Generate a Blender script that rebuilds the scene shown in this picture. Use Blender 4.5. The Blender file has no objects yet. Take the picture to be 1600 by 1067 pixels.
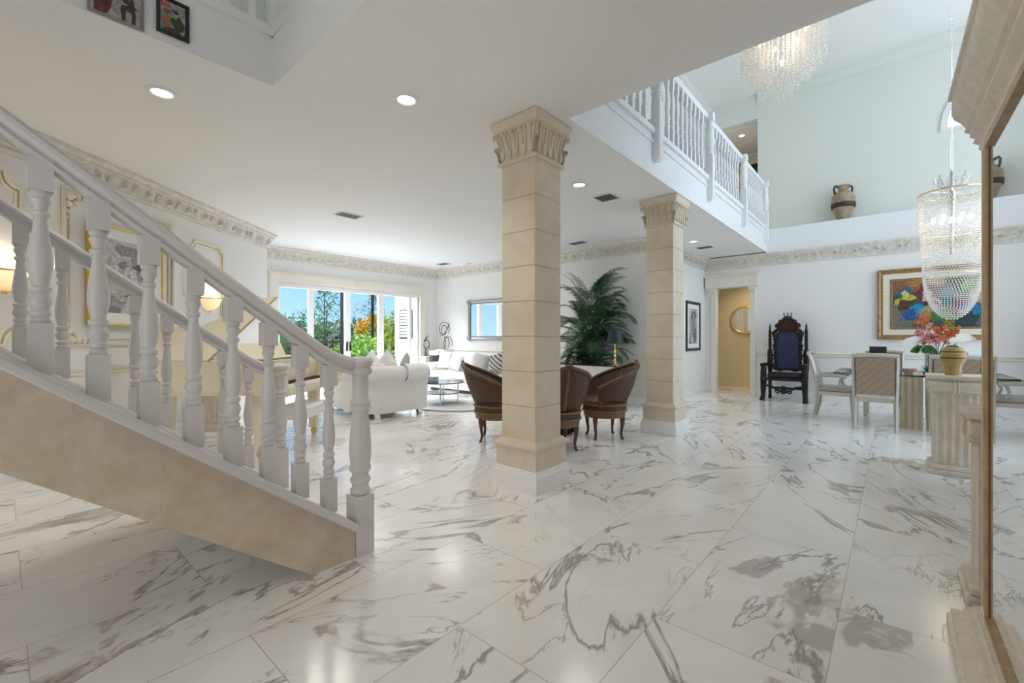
import bpy, bmesh, math, random
from mathutils import Vector, Matrix
random.seed(7)
PI = math.pi
sc = bpy.context.scene
COL = sc.collection
YAW = math.radians(40.8)
SN, CS = math.sin(YAW), math.cos(YAW)
def cam_xy(lat, d):            # a point by distance to the side of / ahead of the viewpoint, on the diagonal of the house
    return (-SN * d + CS * lat, CS * d + SN * lat)

# ------------------------------------------------------------------ mesh builder
class MB:
    def __init__(s): s.v = []; s.f = []; s.m = []; s.M = None
    def add(s, vs, fs, m=0):
        b = len(s.v)
        if s.M is not None: vs = [tuple(s.M @ Vector(v)) for v in vs]
        s.v += [tuple(v) for v in vs]
        s.f += [tuple(b + i for i in f) for f in fs]; s.m += [m] * len(fs)
        return s
    def box(s, x0, x1, y0, y1, z0, z1, m=0):
        return s.add([(x0,y0,z0),(x1,y0,z0),(x1,y1,z0),(x0,y1,z0),(x0,y0,z1),(x1,y0,z1),(x1,y1,z1),(x0,y1,z1)],
              [(3,2,1,0),(4,5,6,7),(0,1,5,4),(1,2,6,5),(2,3,7,6),(3,0,4,7)], m)
    def hexa(s, bot, top, m=0):   # 4 bottom corners, 4 top corners (ccw)
        return s.add(list(bot) + list(top), [(3,2,1,0),(4,5,6,7),(0,1,5,4),(1,2,6,5),(2,3,7,6),(3,0,4,7)], m)
    def lathe(s, prof, n=20, c=(0,0,0), m=0, a0=0.0, a1=2*PI, rot=0.0):
        full = abs(a1 - a0 - 2*PI) < 1e-6
        k = n if full else n + 1
        vs = []; fs = []
        for r, z in prof:
            for i in range(k):
                a = a0 + (a1-a0) * i / n + rot
                vs.append((c[0] + r*math.cos(a), c[1] + r*math.sin(a), c[2] + z))
        for j in range(len(prof)-1):
            for i in range(n):
                i2 = (i+1) % k
                fs.append((j*k+i, j*k+i2, (j+1)*k+i2, (j+1)*k+i))
        if full:
            if prof[0][0] > 1e-5: fs.append(tuple(range(k-1, -1, -1)))
            if prof[-1][0] > 1e-5: fs.append(tuple((len(prof)-1)*k + i for i in range(k)))
        return s.add(vs, fs, m)
    def tube(s, pts, r, n=8, m=0, closed=False, flat=1.0):
        pts = [Vector(p) for p in pts]; N = len(pts)
        rs = r if isinstance(r, (list, tuple)) else [r] * N
        vs = []; fs = []; prev = None
        for i, p in enumerate(pts):
            a = pts[(i-1) % N] if (closed or i > 0) else p
            b = pts[(i+1) % N] if (closed or i < N-1) else p
            t = (b - a); t = t.normalized() if t.length > 1e-9 else Vector((0,0,1))
            if prev is None:
                u = t.cross(Vector((0,0,1)))
                if u.length < 1e-3: u = t.cross(Vector((0,1,0)))
            else:
                u = prev - t * prev.dot(t)
                if u.length < 1e-6: u = t.cross(Vector((0,0,1)))
            u.normalize(); w = t.cross(u); prev = u
            for k in range(n):
                q = 2*PI*k/n
                vs.append(tuple(p + (u*math.cos(q) + w*math.sin(q)*flat) * rs[i]))
        for i in range(N if closed else N-1):
            j = (i+1) % N
            for k in range(n):
                k2 = (k+1) % n
                fs.append((i*n+k, i*n+k2, j*n+k2, j*n+k))
        if not closed:
            fs.append(tuple(range(n-1,-1,-1))); fs.append(tuple((N-1)*n+k for k in range(n)))
        return s.add(vs, fs, m)
    def prism(s, poly, a, b, axis='z', m=0):
        n = len(poly)
        def P(p, h):
            if axis == 'z': return (p[0], p[1], h)
            if axis == 'y': return (p[0], h, p[1])
            return (h, p[0], p[1])
        vs = [P(p, a) for p in poly] + [P(p, b) for p in poly]
        fs = [tuple(range(n-1,-1,-1)), tuple(range(n, 2*n))]
        fs += [(i, (i+1) % n, n+(i+1) % n, n+i) for i in range(n)]
        return s.add(vs, fs, m)
    def ball(s, c, r, n=12, h=8, m=0):
        rx, ry, rz = r if isinstance(r, (tuple, list)) else (r, r, r)
        vs = []; fs = []
        for j in range(h+1):
            t = PI * j / h
            for i in range(n):
                a = 2*PI*i/n
                vs.append((c[0]+rx*math.sin(t)*math.cos(a), c[1]+ry*math.sin(t)*math.sin(a), c[2]-rz*math.cos(t)))
        for j in range(h):
            for i in range(n):
                i2 = (i+1) % n
                fs.append((j*n+i, j*n+i2, (j+1)*n+i2, (j+1)*n+i))
        return s.add(vs, fs, m)
    def octa(s, c, r, h, m=0):
        x, y, z = c
        return s.add([(x+r,y,z),(x,y+r,z),(x-r,y,z),(x,y-r,z),(x,y,z+h),(x,y,z-h)],
                     [(0,1,4),(1,2,4),(2,3,4),(3,0,4),(1,0,5),(2,1,5),(3,2,5),(0,3,5)], m)
    def sweep(s, path, prof, closed=False, m=0, close_prof=True):   # path (x,y); prof (outward to the right of travel, z)
        P = [Vector((p[0], p[1])) for p in path]; N = len(P); K = len(prof)
        vs = []; fs = []
        for i in range(N):
            dirs = []
            if closed or i > 0: dirs.append((P[i] - P[(i-1) % N]).normalized())
            if closed or i < N-1: dirs.append((P[(i+1) % N] - P[i]).normalized())
            ns = [Vector((d.y, -d.x)) for d in dirs]
            if len(ns) == 2:
                b = ns[0] + ns[1]
                b = b / max(0.25, (1 + ns[0].dot(ns[1])))
            else: b = ns[0]
            for o, z in prof: vs.append((P[i].x + b.x*o, P[i].y + b.y*o, z))
        kk = K if close_prof else K-1
        for i in range(N if closed else N-1):
            j = (i+1) % N
            for k in range(kk):
                k2 = (k+1) % K
                fs.append((i*K+k, j*K+k, j*K+k2, i*K+k2))
        if not closed and close_prof:
            fs.append(tuple(range(K))); fs.append(tuple((N-1)*K + k for k in range(K-1,-1,-1)))
        return s.add(vs, fs, m)
    def build(s, name, mats, parent=None, smooth=None, bevel=0, seg=2, subd=0, loc=None, rz=None, solid=0):
        me = bpy.data.meshes.new(name)
        me.from_pydata(s.v, [], s.f)
        if not isinstance(mats, (list, tuple)): mats = [mats]
        for x in mats: me.materials.append(x)
        if len(mats) > 1: me.polygons.foreach_set('material_index', s.m)
        bm = bmesh.new(); bm.from_mesh(me)
        bmesh.ops.recalc_face_normals(bm, faces=bm.faces); bm.to_mesh(me); bm.free()
        if smooth is not None:
            me.polygons.foreach_set('use_smooth', [True] * len(me.polygons))
            if smooth < 179: me.set_sharp_from_angle(angle=math.radians(smooth))
        me.update()
        o = bpy.data.objects.new(name, me); COL.objects.link(o)
        if parent is not None: o.parent = parent
        if loc is not None: o.location = loc
        if rz is not None: o.rotation_euler = (0, 0, rz)
        if bevel:
            b = o.modifiers.new('Bevel', 'BEVEL'); b.width = bevel; b.segments = seg; b.limit_method = 'ANGLE'; b.angle_limit = math.radians(35)
        if subd:
            b = o.modifiers.new('Subsurf', 'SUBSURF'); b.levels = subd; b.render_levels = subd
        if solid:
            b = o.modifiers.new('Solid', 'SOLIDIFY'); b.thickness = solid; b.offset = 0
        return o

def tag(o, label=None, cat=None, group=None, kind=None):
    if label: o['label'] = label
    if cat: o['category'] = cat
    if group: o['group'] = group
    if kind: o['kind'] = kind
    return o
def thing(name, label, cat, loc=(0,0,0), rz=0.0, group=None):
    o = bpy.data.objects.new(name, None); COL.objects.link(o)
    o.empty_display_size = 0.1
    o.location = loc; o.rotation_euler = (0,0,rz)
    return tag(o, label, cat, group)
def struct(o): o['kind'] = 'structure'; return o
def dup(root, loc, rz=None, label=None, group=None):
    r = root.copy(); COL.objects.link(r); r.location = loc
    if rz is not None: r.rotation_euler = (0,0,rz)
    if label: r['label'] = label
    if group: r['group'] = group
    for ch in list(root.children):
        c = ch.copy(); COL.objects.link(c); c.parent = r
        for g in list(ch.children):
            d = g.copy(); COL.objects.link(d); d.parent = c
    return r

# ------------------------------------------------------------------ materials
class NT:
    def __init__(s, name):
        s.mat = bpy.data.materials.new(name); s.mat.use_nodes = True
        s.t = s.mat.node_tree; s.n = s.t.nodes; s.l = s.t.links
        s.bs = s.n['Principled BSDF']; s.out = s.n['Material Output']
    def node(s, typ, **kw):
        n = s.n.new(typ)
        for k, v in kw.items(): setattr(n, k, v)
        return n
    def math(s, op, a, b=None, c=None, clamp=False):
        n = s.node('ShaderNodeMath', operation=op, use_clamp=clamp)
        for i, x in enumerate((a, b, c)):
            if x is None: continue
            if isinstance(x, (int, float)): n.inputs[i].default_value = x
            else: s.l.new(x, n.inputs[i])
        return n.outputs[0]
    def coord(s, kind='Object'): return s.node('ShaderNodeTexCoord').outputs[kind]
    def mapping(s, vec, scale=(1,1,1), rot=(0,0,0), loc=(0,0,0)):
        n = s.node('ShaderNodeMapping'); s.l.new(vec, n.inputs['Vector'])
        n.inputs['Scale'].default_value = scale; n.inputs['Rotation'].default_value = rot; n.inputs['Location'].default_value = loc
        return n.outputs[0]
    def noise(s, vec, scale, detail=3, rough=.5, dist=0.0):
        n = s.node('ShaderNodeTexNoise'); s.l.new(vec, n.inputs['Vector'])
        n.inputs['Scale'].default_value = scale; n.inputs['Detail'].default_value = detail
        n.inputs['Roughness'].default_value = rough; n.inputs['Distortion'].default_value = dist
        return n.outputs[0]
    def ramp(s, fac, stops, interp='LINEAR'):
        n = s.node('ShaderNodeValToRGB'); n.color_ramp.interpolation = interp
        e = n.color_ramp.elements
        while len(e) < len(stops): e.new(0.5)
        for i, (p, c) in enumerate(stops):
            e[i].position = p; e[i].color = (c[0], c[1], c[2], 1) if not isinstance(c, (int, float)) else (c, c, c, 1)
        s.l.new(fac, n.inputs[0]); return n.outputs[0]
    def mix(s, fac, a, b):
        n = s.node('ShaderNodeMix', data_type='RGBA')
        if isinstance(fac, (int, float)): n.inputs[0].default_value = fac
        else: s.l.new(fac, n.inputs[0])
        for i, x in ((6, a), (7, b)):
            if isinstance(x, tuple): n.inputs[i].default_value = (x[0], x[1], x[2], 1)
            else: s.l.new(x, n.inputs[i])
        return n.outputs[2]
    def set(s, **kw):
        for k, v in kw.items():
            i = s.bs.inputs[k]
            if isinstance(v, tuple) and len(v) == 3: v = (v[0], v[1], v[2], 1)
            if isinstance(v, (int, float, tuple)): i.default_value = v
            else: s.l.new(v, i)
    def bump(s, h, strength=.3, dist=.01):
        n = s.node('ShaderNodeBump'); n.inputs['Strength'].default_value = strength; n.inputs['Distance'].default_value = dist
        s.l.new(h, n.inputs['Height']); s.l.new(n.outputs[0], s.bs.inputs['Normal'])

def mat(name, col, rough=.5, metal=0.0, var=0.0, vscale=6.0, bump=0.0, bscale=40.0, bdist=.004, spec=.5, **kw):
    t = NT(name)
    t.set(Roughness=rough, Metallic=metal)
    t.bs.inputs['Specular IOR Level'].default_value = spec
    if var > 0:
        n = t.noise(t.coord(), vscale, 5, .6, .4)
        a = tuple(max(0, c*(1-var)) for c in col); b = tuple(min(1, c*(1+var)) for c in col)
        t.set(**{'Base Color': t.ramp(n, [(.3, a), (.7, b)])})
    else: t.set(**{'Base Color': col})
    if bump: t.bump(t.noise(t.coord(), bscale, 4, .6), bump, bdist)
    for k, v in kw.items(): t.set(**{k: v})
    return t.mat
def emis(name, col, strength):
    t = NT(name); t.set(**{'Base Color': col, 'Emission Color': col, 'Emission Strength': strength}); return t.mat
def glass(name, col=(1,1,1), rough=0.0, refl=.035):
    # thin architectural pane: clear with a mirror-like sheen growing towards grazing angles
    t = NT(name); t.n.remove(t.bs)
    tr = t.node('ShaderNodeBsdfTransparent'); tr.inputs[0].default_value = (col[0], col[1], col[2], 1)
    gl = t.node('ShaderNodeBsdfGlossy'); gl.inputs['Roughness'].default_value = rough
    lw = t.node('ShaderNodeLayerWeight'); lw.inputs[0].default_value = .5
    fr = t.math('ADD', t.math('MULTIPLY', t.math('POWER', lw.outputs['Facing'], 5.0), .85), refl)
    mx = t.node('ShaderNodeMixShader')
    t.l.new(fr, mx.inputs[0]); t.l.new(tr.outputs[0], mx.inputs[1]); t.l.new(gl.outputs[0], mx.inputs[2])
    t.l.new(mx.outputs[0], t.out.inputs[0]); return t.mat

def marble_floor():
    t = NT('marble_tile')
    pos = t.node('ShaderNodeNewGeometry').outputs['Position']
    sp = t.node('ShaderNodeSeparateXYZ'); t.l.new(pos, sp.inputs[0]); X, Y = sp.outputs[0], sp.outputs[1]
    u = t.math('DIVIDE', t.math('ADD', X, .80), .615); cu = t.math('FLOOR', u); fu = t.math('SUBTRACT', u, cu)
    odd = t.math('FLOORED_MODULO', cu, 2.0)
    v = t.math('ADD', t.math('DIVIDE', t.math('SUBTRACT', Y, 1.90), 1.22), t.math('MULTIPLY', odd, .5))
    cv = t.math('FLOOR', v); fv = t.math('SUBTRACT', v, cv)
    cid = t.node('ShaderNodeCombineXYZ'); t.l.new(cu, cid.inputs[0]); t.l.new(cv, cid.inputs[1])
    wn = t.node('ShaderNodeTexWhiteNoise', noise_dimensions='3D'); t.l.new(cid.outputs[0], wn.inputs[0])
    ws = t.node('ShaderNodeSeparateColor'); t.l.new(wn.outputs[1], ws.inputs[0])
    flip = t.math('SUBTRACT', t.math('MULTIPLY', t.math('GREATER_THAN', ws.outputs[0], .42), 2.0), 1.0)
    ang = t.math('ADD', t.math('MULTIPLY', flip, .42), t.math('MULTIPLY', t.math('SUBTRACT', ws.outputs[1], .5), .5))
    off = t.node('ShaderNodeVectorMath', operation='SCALE'); t.l.new(wn.outputs[1], off.inputs[0]); off.inputs['Scale'].default_value = 60
    rot = t.node('ShaderNodeVectorRotate', rotation_type='Z_AXIS'); t.l.new(pos, rot.inputs['Vector']); t.l.new(ang, rot.inputs['Angle'])
    ad = t.node('ShaderNodeVectorMath', operation='ADD'); t.l.new(rot.outputs[0], ad.inputs[0]); t.l.new(off.outputs[0], ad.inputs[1])
    st = t.mapping(ad.outputs[0], (1.9, .55, 1))       # streaks run along the slab
    wob = t.noise(ad.outputs[0], 3.2, 6, .62, .2)
    def ridge(vec, scale, detail, rough, dist, width):
        n = t.noise(vec, scale, detail, rough, dist)
        d = t.math('ABSOLUTE', t.math('SUBTRACT', n, .5))
        return t.math('SUBTRACT', 1.0, t.math('DIVIDE', d, width), clamp=True), n
    r1, n1 = ridge(st, .80, 7, .56, .9, .013)
    r2, n2 = ridge(t.mapping(st, (1,1,1), loc=(7.3, 2.1, 0)), 1.5, 7, .58, .8, .009)
    # smoky brown pools on one side of the main vein
    pool = t.ramp(t.math('SUBTRACT', n1, .5), [(.0, 0), (.006, 1), (.050, .85), (.062, 0)])
    keep = t.ramp(t.noise(ad.outputs[0], 1.7, 4, .55, .6), [(.56, 0), (.585, 1)])
    grain = t.ramp(wob, [(.40, .35), (.47, 1)])
    pool = t.math('MULTIPLY', t.math('MULTIPLY', pool, keep), grain)
    gate1 = t.ramp(t.noise(ad.outputs[0], 1.3, 3), [(.36, .1), (.50, 1)])
    gate2 = t.ramp(t.noise(ad.outputs[0], 1.5, 3), [(.50, 0), (.60, .75)])
    vein = t.math('MAXIMUM', t.math('MULTIPLY', r1, gate1), t.math('MULTIPLY', r2, gate2))
    cloud = t.ramp(t.noise(ad.outputs[0], 1.6, 5, .6, .5), [(.35, (.80,.785,.76)), (.65, (.90,.89,.87))])
    c = t.mix(t.math('MULTIPLY', pool, .8), cloud, (.40,.345,.30))
    c = t.mix(t.math('MULTIPLY', vein, .8), c, (.19,.165,.15))
    # joints
    jx = t.math('LESS_THAN', t.math('MINIMUM', fu, t.math('SUBTRACT', 1.0, fu)), .0036)
    jy = t.math('LESS_THAN', t.math('MINIMUM', fv, t.math('SUBTRACT', 1.0, fv)), .0018)
    c = t.mix(t.math('MULTIPLY', t.math('MAXIMUM', jx, jy), .75), c, (.48,.45,.42))
    t.set(**{'Base Color': c, 'Roughness': .16}); t.bs.inputs['Specular IOR Level'].default_value = .5
    return t.mat
def stone_mat(name, a, b, bscale=25, rough=.75, pores=.25, scale=3.0):
    t = NT(name); co = t.coord()
    n = t.noise(co, scale, 6, .62, .5)
    c = t.ramp(n, [(.32, a), (.68, b)])
    p = t.ramp(t.noise(co, bscale*2, 3, .7), [(.30, pores), (.42, 0)])
    c = t.mix(p, c, tuple(x*.7 for x in a))
    t.set(**{'Base Color': c, 'Roughness': rough}); t.bump(t.noise(co, bscale, 5, .65), .25, .006)
    return t.mat
def carved_mat(name, a, b, scale=16, strength=.9, dist=.02, rough=.7):
    t = NT(name); co = t.coord()
    vo = t.node('ShaderNodeTexVoronoi', feature='SMOOTH_F1'); t.l.new(t.mapping(co, (1,1,1)), vo.inputs['Vector']); vo.inputs['Scale'].default_value = scale
    n = t.noise(co, scale*.7, 4, .6, 1.2)
    h = t.math('ADD', t.math('MULTIPLY', vo.outputs['Distance'], -1.0), n)
    t.set(**{'Base Color': t.ramp(h, [(.0, a), (.35, b)]), 'Roughness': rough})
    t.bump(h, strength, dist); return t.mat
def cane_mat(name, a, b):
    t = NT(name); co = t.coord()
    sp = t.node('ShaderNodeSeparateXYZ'); t.l.new(co, sp.inputs[0])
    th = t.math('ARCTAN2', sp.outputs[0], sp.outputs[1])
    s1 = t.math('SINE', t.math('MULTIPLY', th, 95.0)); s2 = t.math('SINE', t.math('MULTIPLY', sp.outputs[2], 300.0))
    h = t.math('MULTIPLY', s1, s2)
    t.set(**{'Base Color': t.ramp(t.math('ADD', t.math('MULTIPLY', h, .5), .5), [(.35, a), (.6, b)]), 'Roughness': .5})
    return t.mat
def line_mat(name, base, line, freq, width, axis=(1,0,1), rough=.7, bump=.4):
    t = NT(name); co = t.coord(); sp = t.node('ShaderNodeSeparateXYZ'); t.l.new(co, sp.inputs[0])
    s = None
    for i in range(3):
        if axis[i]:
            q = t.math('MULTIPLY', sp.outputs[i], float(axis[i])); s = q if s is None else t.math('ADD', s, q)
    f = t.math('FRACT', t.math('MULTIPLY', s, freq))
    d = t.math('ABSOLUTE', t.math('SUBTRACT', f, .5))
    l = t.math('LESS_THAN', d, width)
    t.set(**{'Base Color': t.mix(l, base, line), 'Roughness': rough})
    t.bump(d, bump, .01); return t.mat
def diamond_mat(name, base, dot, freq):
    t = NT(name); co = t.coord(); sp = t.node('ShaderNodeSeparateXYZ'); t.l.new(co, sp.inputs[0])
    a = t.math('ADD', sp.outputs[0], sp.outputs[2]); b = t.math('SUBTRACT', sp.outputs[0], sp.outputs[2])
    fa = t.math('ABSOLUTE', t.math('SUBTRACT', t.math('FRACT', t.math('MULTIPLY', a, freq)), .5))
    fb = t.math('ABSOLUTE', t.math('SUBTRACT', t.math('FRACT', t.math('MULTIPLY', b, freq)), .5))
    m = t.math('LESS_THAN', t.math('MAXIMUM', fa, fb), .2)
    t.set(**{'Base Color': t.mix(m, base, dot), 'Roughness': .6}); return t.mat
def leaf_mat(name, a, b, trans=.35, rough=.45, scale=3.0):
    t = NT(name)
    r = t.node('ShaderNodeObjectInfo')
    n = t.noise(t.coord(), scale, 3, .6)
    c = t.ramp(n, [(.3, a), (.7, b)])
    t.set(**{'Base Color': c, 'Roughness': rough})
    tl = t.node('ShaderNodeBsdfTranslucent'); t.l.new(c, tl.inputs[0])
    mx = t.node('ShaderNodeMixShader'); mx.inputs[0].default_value = trans
    t.l.new(t.bs.outputs[0], mx.inputs[1]); t.l.new(tl.outputs[0], mx.inputs[2]); t.l.new(mx.outputs[0], t.out.inputs[0])
    return t.mat

M = dict(
    floor=marble_floor(),
    wall=mat('wall_paint', (.86,.85,.83), .6, spec=.3),
    wall_green=mat('white_paint_green_cast', (.79,.81,.765), .6, spec=.3),  # white upper walls, with the greenish exposure cast mixed into the colour
    wall_beige=mat('beige_paint', (.80,.74,.60), .6, spec=.3),
    wall_yellow=mat('yellow_paint', (.80,.66,.40), .6, spec=.3),
    ceiling=mat('ceiling_paint', (.88,.875,.87), .65, bump=.12, bscale=55, bdist=.004, spec=.3),
    fascia=mat('fascia_paint', (.86,.87,.89), .5, spec=.3),
    crown=carved_mat('carved_crown', (.70,.66,.60), (.82,.79,.74), 15, .6, .012),
    trimw=mat('white_trim', (.86,.85,.83), .4),
    trimc=mat('cream_trim', (.82,.77,.68), .55),
    panel=mat('panel_moulding', (.84,.78,.62), .5),
    stone=stone_mat('column_limestone', (.66,.57,.44), (.77,.685,.56)),
    joint=mat('joint_groove', (.55,.48,.38), .8),
    stucco=stone_mat('stair_stucco', (.55,.455,.345), (.70,.60,.485), 26, .6, .15, 7),
    stairw=mat('stair_paint_shaded', (.68,.66,.645), .35),  # white paint, greyed so the colour carries the stair's shade
    tread=mat('tread_marble', (.82,.80,.77), .2, var=.06),
    travert=stone_mat('travertine', (.52,.42,.26), (.70,.59,.42), 20, .45, .5, 2.2),
    cast=stone_mat('cast_stone', (.66,.58,.47), (.80,.73,.63), 40, .8, .35, 8),
    piano=mat('ivory_lacquer', (.83,.74,.56), .25),
    piano_in=mat('piano_soundboard', (.45,.30,.14), .4),
    black=mat('black_lacquer', (.012,.012,.013), .3),
    ivory=mat('ivory_key', (.85,.83,.78), .3),
    white_fab=mat('white_upholstery', (.84,.82,.79), .85, bump=.2, bscale=220, bdist=.002, spec=.2),
    pillow=mat('white_cushion_fabric', (.86,.85,.83), .9, bump=.2, bscale=180, bdist=.002, spec=.2),
    pillow_g=mat('grey_cushion_fabric', (.45,.43,.41), .9, bump=.3, bscale=90, spec=.2),
    pillow_f=line_mat('striped_cushion_fabric', (.50,.48,.46), (.10,.09,.08), 9, .22, (1,0,1), .9),
    throw=mat('white_throw_fabric', (.88,.88,.88), .9),
    rug=mat('white_shag', (.84,.83,.81), 1.0, bump=.8, bscale=150, bdist=.02, spec=.1),
    rug_edge=mat('rug_border', (.22,.20,.19), .9),
    wood=mat('brown_chair_wood', (.115,.050,.024), .35, var=.25, vscale=9),
    wood_l=mat('light_brown_wood', (.19,.10,.045), .4, var=.25, vscale=9),
    leather=mat('brown_leather', (.14,.06,.04), .35, bump=.2, bscale=60),
    cane=cane_mat('woven_cane', (.02,.010,.007), (.13,.062,.035)),
    darkwood=mat('ebony_wood', (.010,.007,.006), .32, spec=.35, bump=.5, bscale=45, bdist=.01),
    redwood=mat('carved_mahogany', (.045,.011,.007), .35, var=.5, vscale=18, spec=.3, bump=.9, bscale=45, bdist=.012),
    navy=diamond_mat('navy_brocade', (.006,.009,.035), (.10,.13,.30), 15),
    blackseat=mat('black_velvet', (.012,.012,.018), .7),
    glass=glass('clear_glass', (.94,.98,.97)),
    win=glass('window_glass', (.98,.99,1.0), 0, .008),
    gedge=mat('glass_edge', (.012,.035,.03), .1),
    mirror=mat('mirror_silver', (.93,.94,.93), .015, 1.0),
    silver=mat('silver_frame', (.36,.35,.335), .4, .6, bump=.5, bscale=40),
    goldleaf=mat('gold_frame', (.80,.55,.13), .3, .7),
    agold=mat('antique_gold', (.34,.20,.07), .45, .35, var=.45, vscale=22, bump=.6, bscale=30, bdist=.01),
    brass=mat('polished_brass', (.80,.58,.25), .18, 1.0),
    chrome=mat('chrome', (.8,.8,.8), .12, 1.0),
    iron=mat('black_iron', (.03,.028,.026), .45, .6),
    mframe=mat('bronze_gilt_wood', (.46,.31,.15), .38, .2, var=.2, vscale=14),
    mdark=mat('dark_bead', (.13,.075,.035), .4),
    mcream=mat('limewashed_wood', (.74,.67,.57), .5, var=.10, vscale=18),
    champ=mat('champagne_wood', (.54,.50,.43), .35, .25, var=.12, vscale=10),
    taupe=line_mat('quilted_taupe', (.33,.245,.17), (.54,.44,.32), 9.5, .035, (1,0,-1), .6),
    taupe2=mat('taupe_leather', (.44,.40,.35), .5),
    shade=mat('black_lampshade', (.010,.016,.022), .45),
    warm=emis('warm_bulb', (1.0,.82,.60), 5),
    lens=emis('downlight_lens', (1.0,.95,.86), 3),
    crystal=None, 
    vent=mat('vent_metal', (.10,.10,.10), .5),
    ventw=mat('white_metal', (.75,.75,.74), .45),
    palm=leaf_mat('palm_leaf', (.016,.055,.026), (.06,.15,.07), .2, .35),
    stem=mat('green_cane', (.05,.11,.035), .45, var=.3),
    pot=mat('dark_pot', (.05,.045,.04), .4),
    terra=mat('terracotta', (.50,.20,.10), .8, var=.15),
    soil=mat('soil', (.04,.028,.02), .9),
    ochre=mat('ochre_clay', (.50,.32,.11), .55, var=.2, vscale=8),
    ochre_d=mat('dark_slip_band', (.05,.03,.015), .6),
    amph=stone_mat('aged_clay', (.24,.18,.10), (.46,.36,.24), 18, .45, .2, 7),
    amph_d=mat('dark_glaze', (.05,.03,.02), .5, var=.4, vscale=20),
    mat_w=mat('picture_mat', (.88,.87,.84), .8),
    linen=mat('linen_liner', (.80,.74,.62), .8),
    wicker=line_mat('dark_wicker', (.10,.075,.05), (.03,.02,.015), 40, .2, (0,0,1), .8),
    petal_w=leaf_mat('white_petal', (.85,.82,.76), (.92,.90,.86), .3),
    petal_p=leaf_mat('pink_petal', (.62,.22,.20), (.80,.45,.42), .3),
    petal_o=leaf_mat('orange_petal', (.55,.12,.03), (.72,.28,.10), .3),
    leafg=leaf_mat('green_leaf', (.03,.10,.03), (.09,.24,.07), .25),
    ext=mat('exterior_stucco', (.88,.86,.82), .8),
    lanai=mat('lanai_paving', (.72,.71,.68), .7, var=.06),
    grassm=mat('lawn', (.06,.13,.03), .9, var=.4, vscale=3),
    bark=mat('bark', (.10,.07,.05), .9, var=.3),
    cage=mat('bronze_aluminium', (.020,.018,.016), .4, .3),
    greyglass=mat('grey_louvres', (.30,.31,.32), .3),
    frost=None,
    bluebox=mat('pale_blue_box', (.55,.68,.80), .2),
    teal=mat('teal_glass', (.05,.22,.19), .15),
    pinkc=mat('pink_ceramic', (.55,.34,.32), .3),
    corr=mat('corridor_paint', (.80,.68,.56), .6, spec=.3),
    switch=mat('switch_plate', (.80,.79,.77), .4),
    sconceg=None,
)
def frosted(name, col, tr, em=None, es=0.0):
    t = NT(name); t.set(**{'Base Color': col, 'Roughness': .25})
    tl = t.node('ShaderNodeBsdfTranslucent'); tl.inputs[0].default_value = (*col, 1)
    mx = t.node('ShaderNodeMixShader'); mx.inputs[0].default_value = tr
    t.l.new(t.bs.outputs[0], mx.inputs[1]); t.l.new(tl.outputs[0], mx.inputs[2]); t.l.new(mx.outputs[0], t.out.inputs[0])
    if em: t.set(**{'Emission Color': em, 'Emission Strength': es})
    return t.mat
M['frost'] = frosted('frosted_pane', (.95,.95,.95), .8)
M['sconceg'] = frosted('alabaster_glass', (.95,.86,.74), .6)
def crystal_mat():
    t = NT('crystal'); t.set(**{'Base Color': (.93,.92,.90), 'Roughness': .06, 'Transmission Weight': .35, 'IOR': 1.5})
    tl = t.node('ShaderNodeBsdfTranslucent'); tl.inputs[0].default_value = (.95,.92,.88,1)
    tp = t.node('ShaderNodeBsdfTransparent')
    m1 = t.node('ShaderNodeMixShader'); m1.inputs[0].default_value = .45
    m2 = t.node('ShaderNodeMixShader'); m2.inputs[0].default_value = .25
    t.l.new(t.bs.outputs[0], m1.inputs[1]); t.l.new(tl.outputs[0], m1.inputs[2])
    t.l.new(m1.outputs[0], m2.inputs[1]); t.l.new(tp.outputs[0], m2.inputs[2]); t.l.new(m2.outputs[0], t.out.inputs[0])
    return t.mat
M['crystal'] = crystal_mat()
def flat(c): 
    k = 'paint_%d_%d_%d' % tuple(int(x*255) for x in c)
    if k not in M: M[k] = mat('artist_' + k, tuple(x*.8 for x in c), .6, var=.5, vscale=26)
    return M[k]

# ================================================================== THE SETTING
CZ, UZ, UC = 3.05, 3.45, 6.68       # lower ceiling, upper floor, upper ceiling
WL = -4.28                          # the slanting piano wall: constant distance to the side
DA, DB = cam_xy(WL, 3.0), cam_xy(WL, 7.72)
def dw(d, o=0.0): return cam_xy(WL + o, d)
WX, MY, PX, DY = -9.3, 7.7, -3.3, 10.65

def B(name, mats, *boxes, **kw):
    m = MB()
    for b in boxes: m.box(*b)
    return struct(m.build(name, mats, **kw))
B('floor', M['floor'], (-9.45, 5.2, -3.8, 13.2, -.15, 0))
B('ceiling', M['ceiling'],
  (-9.5, -3.38, -.4, 7.9, CZ, UZ), (-3.38, -2.05, 1.28, 10.9, CZ, UZ), (-2.05, 5.2, 1.28, 3.06, CZ, UZ),
  (-9.5, -3.95, -3.8, -.4, CZ, UZ), (-3.38, -2.2, 10.9, 13.2, CZ, UZ))
B('ceiling_upper', M['ceiling'], (-4.8, 5.2, -3.8, 11.25, UC, UC + .15), (-3.5, -2.2, 11.25, 13.4, 6.15, 6.3))
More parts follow.
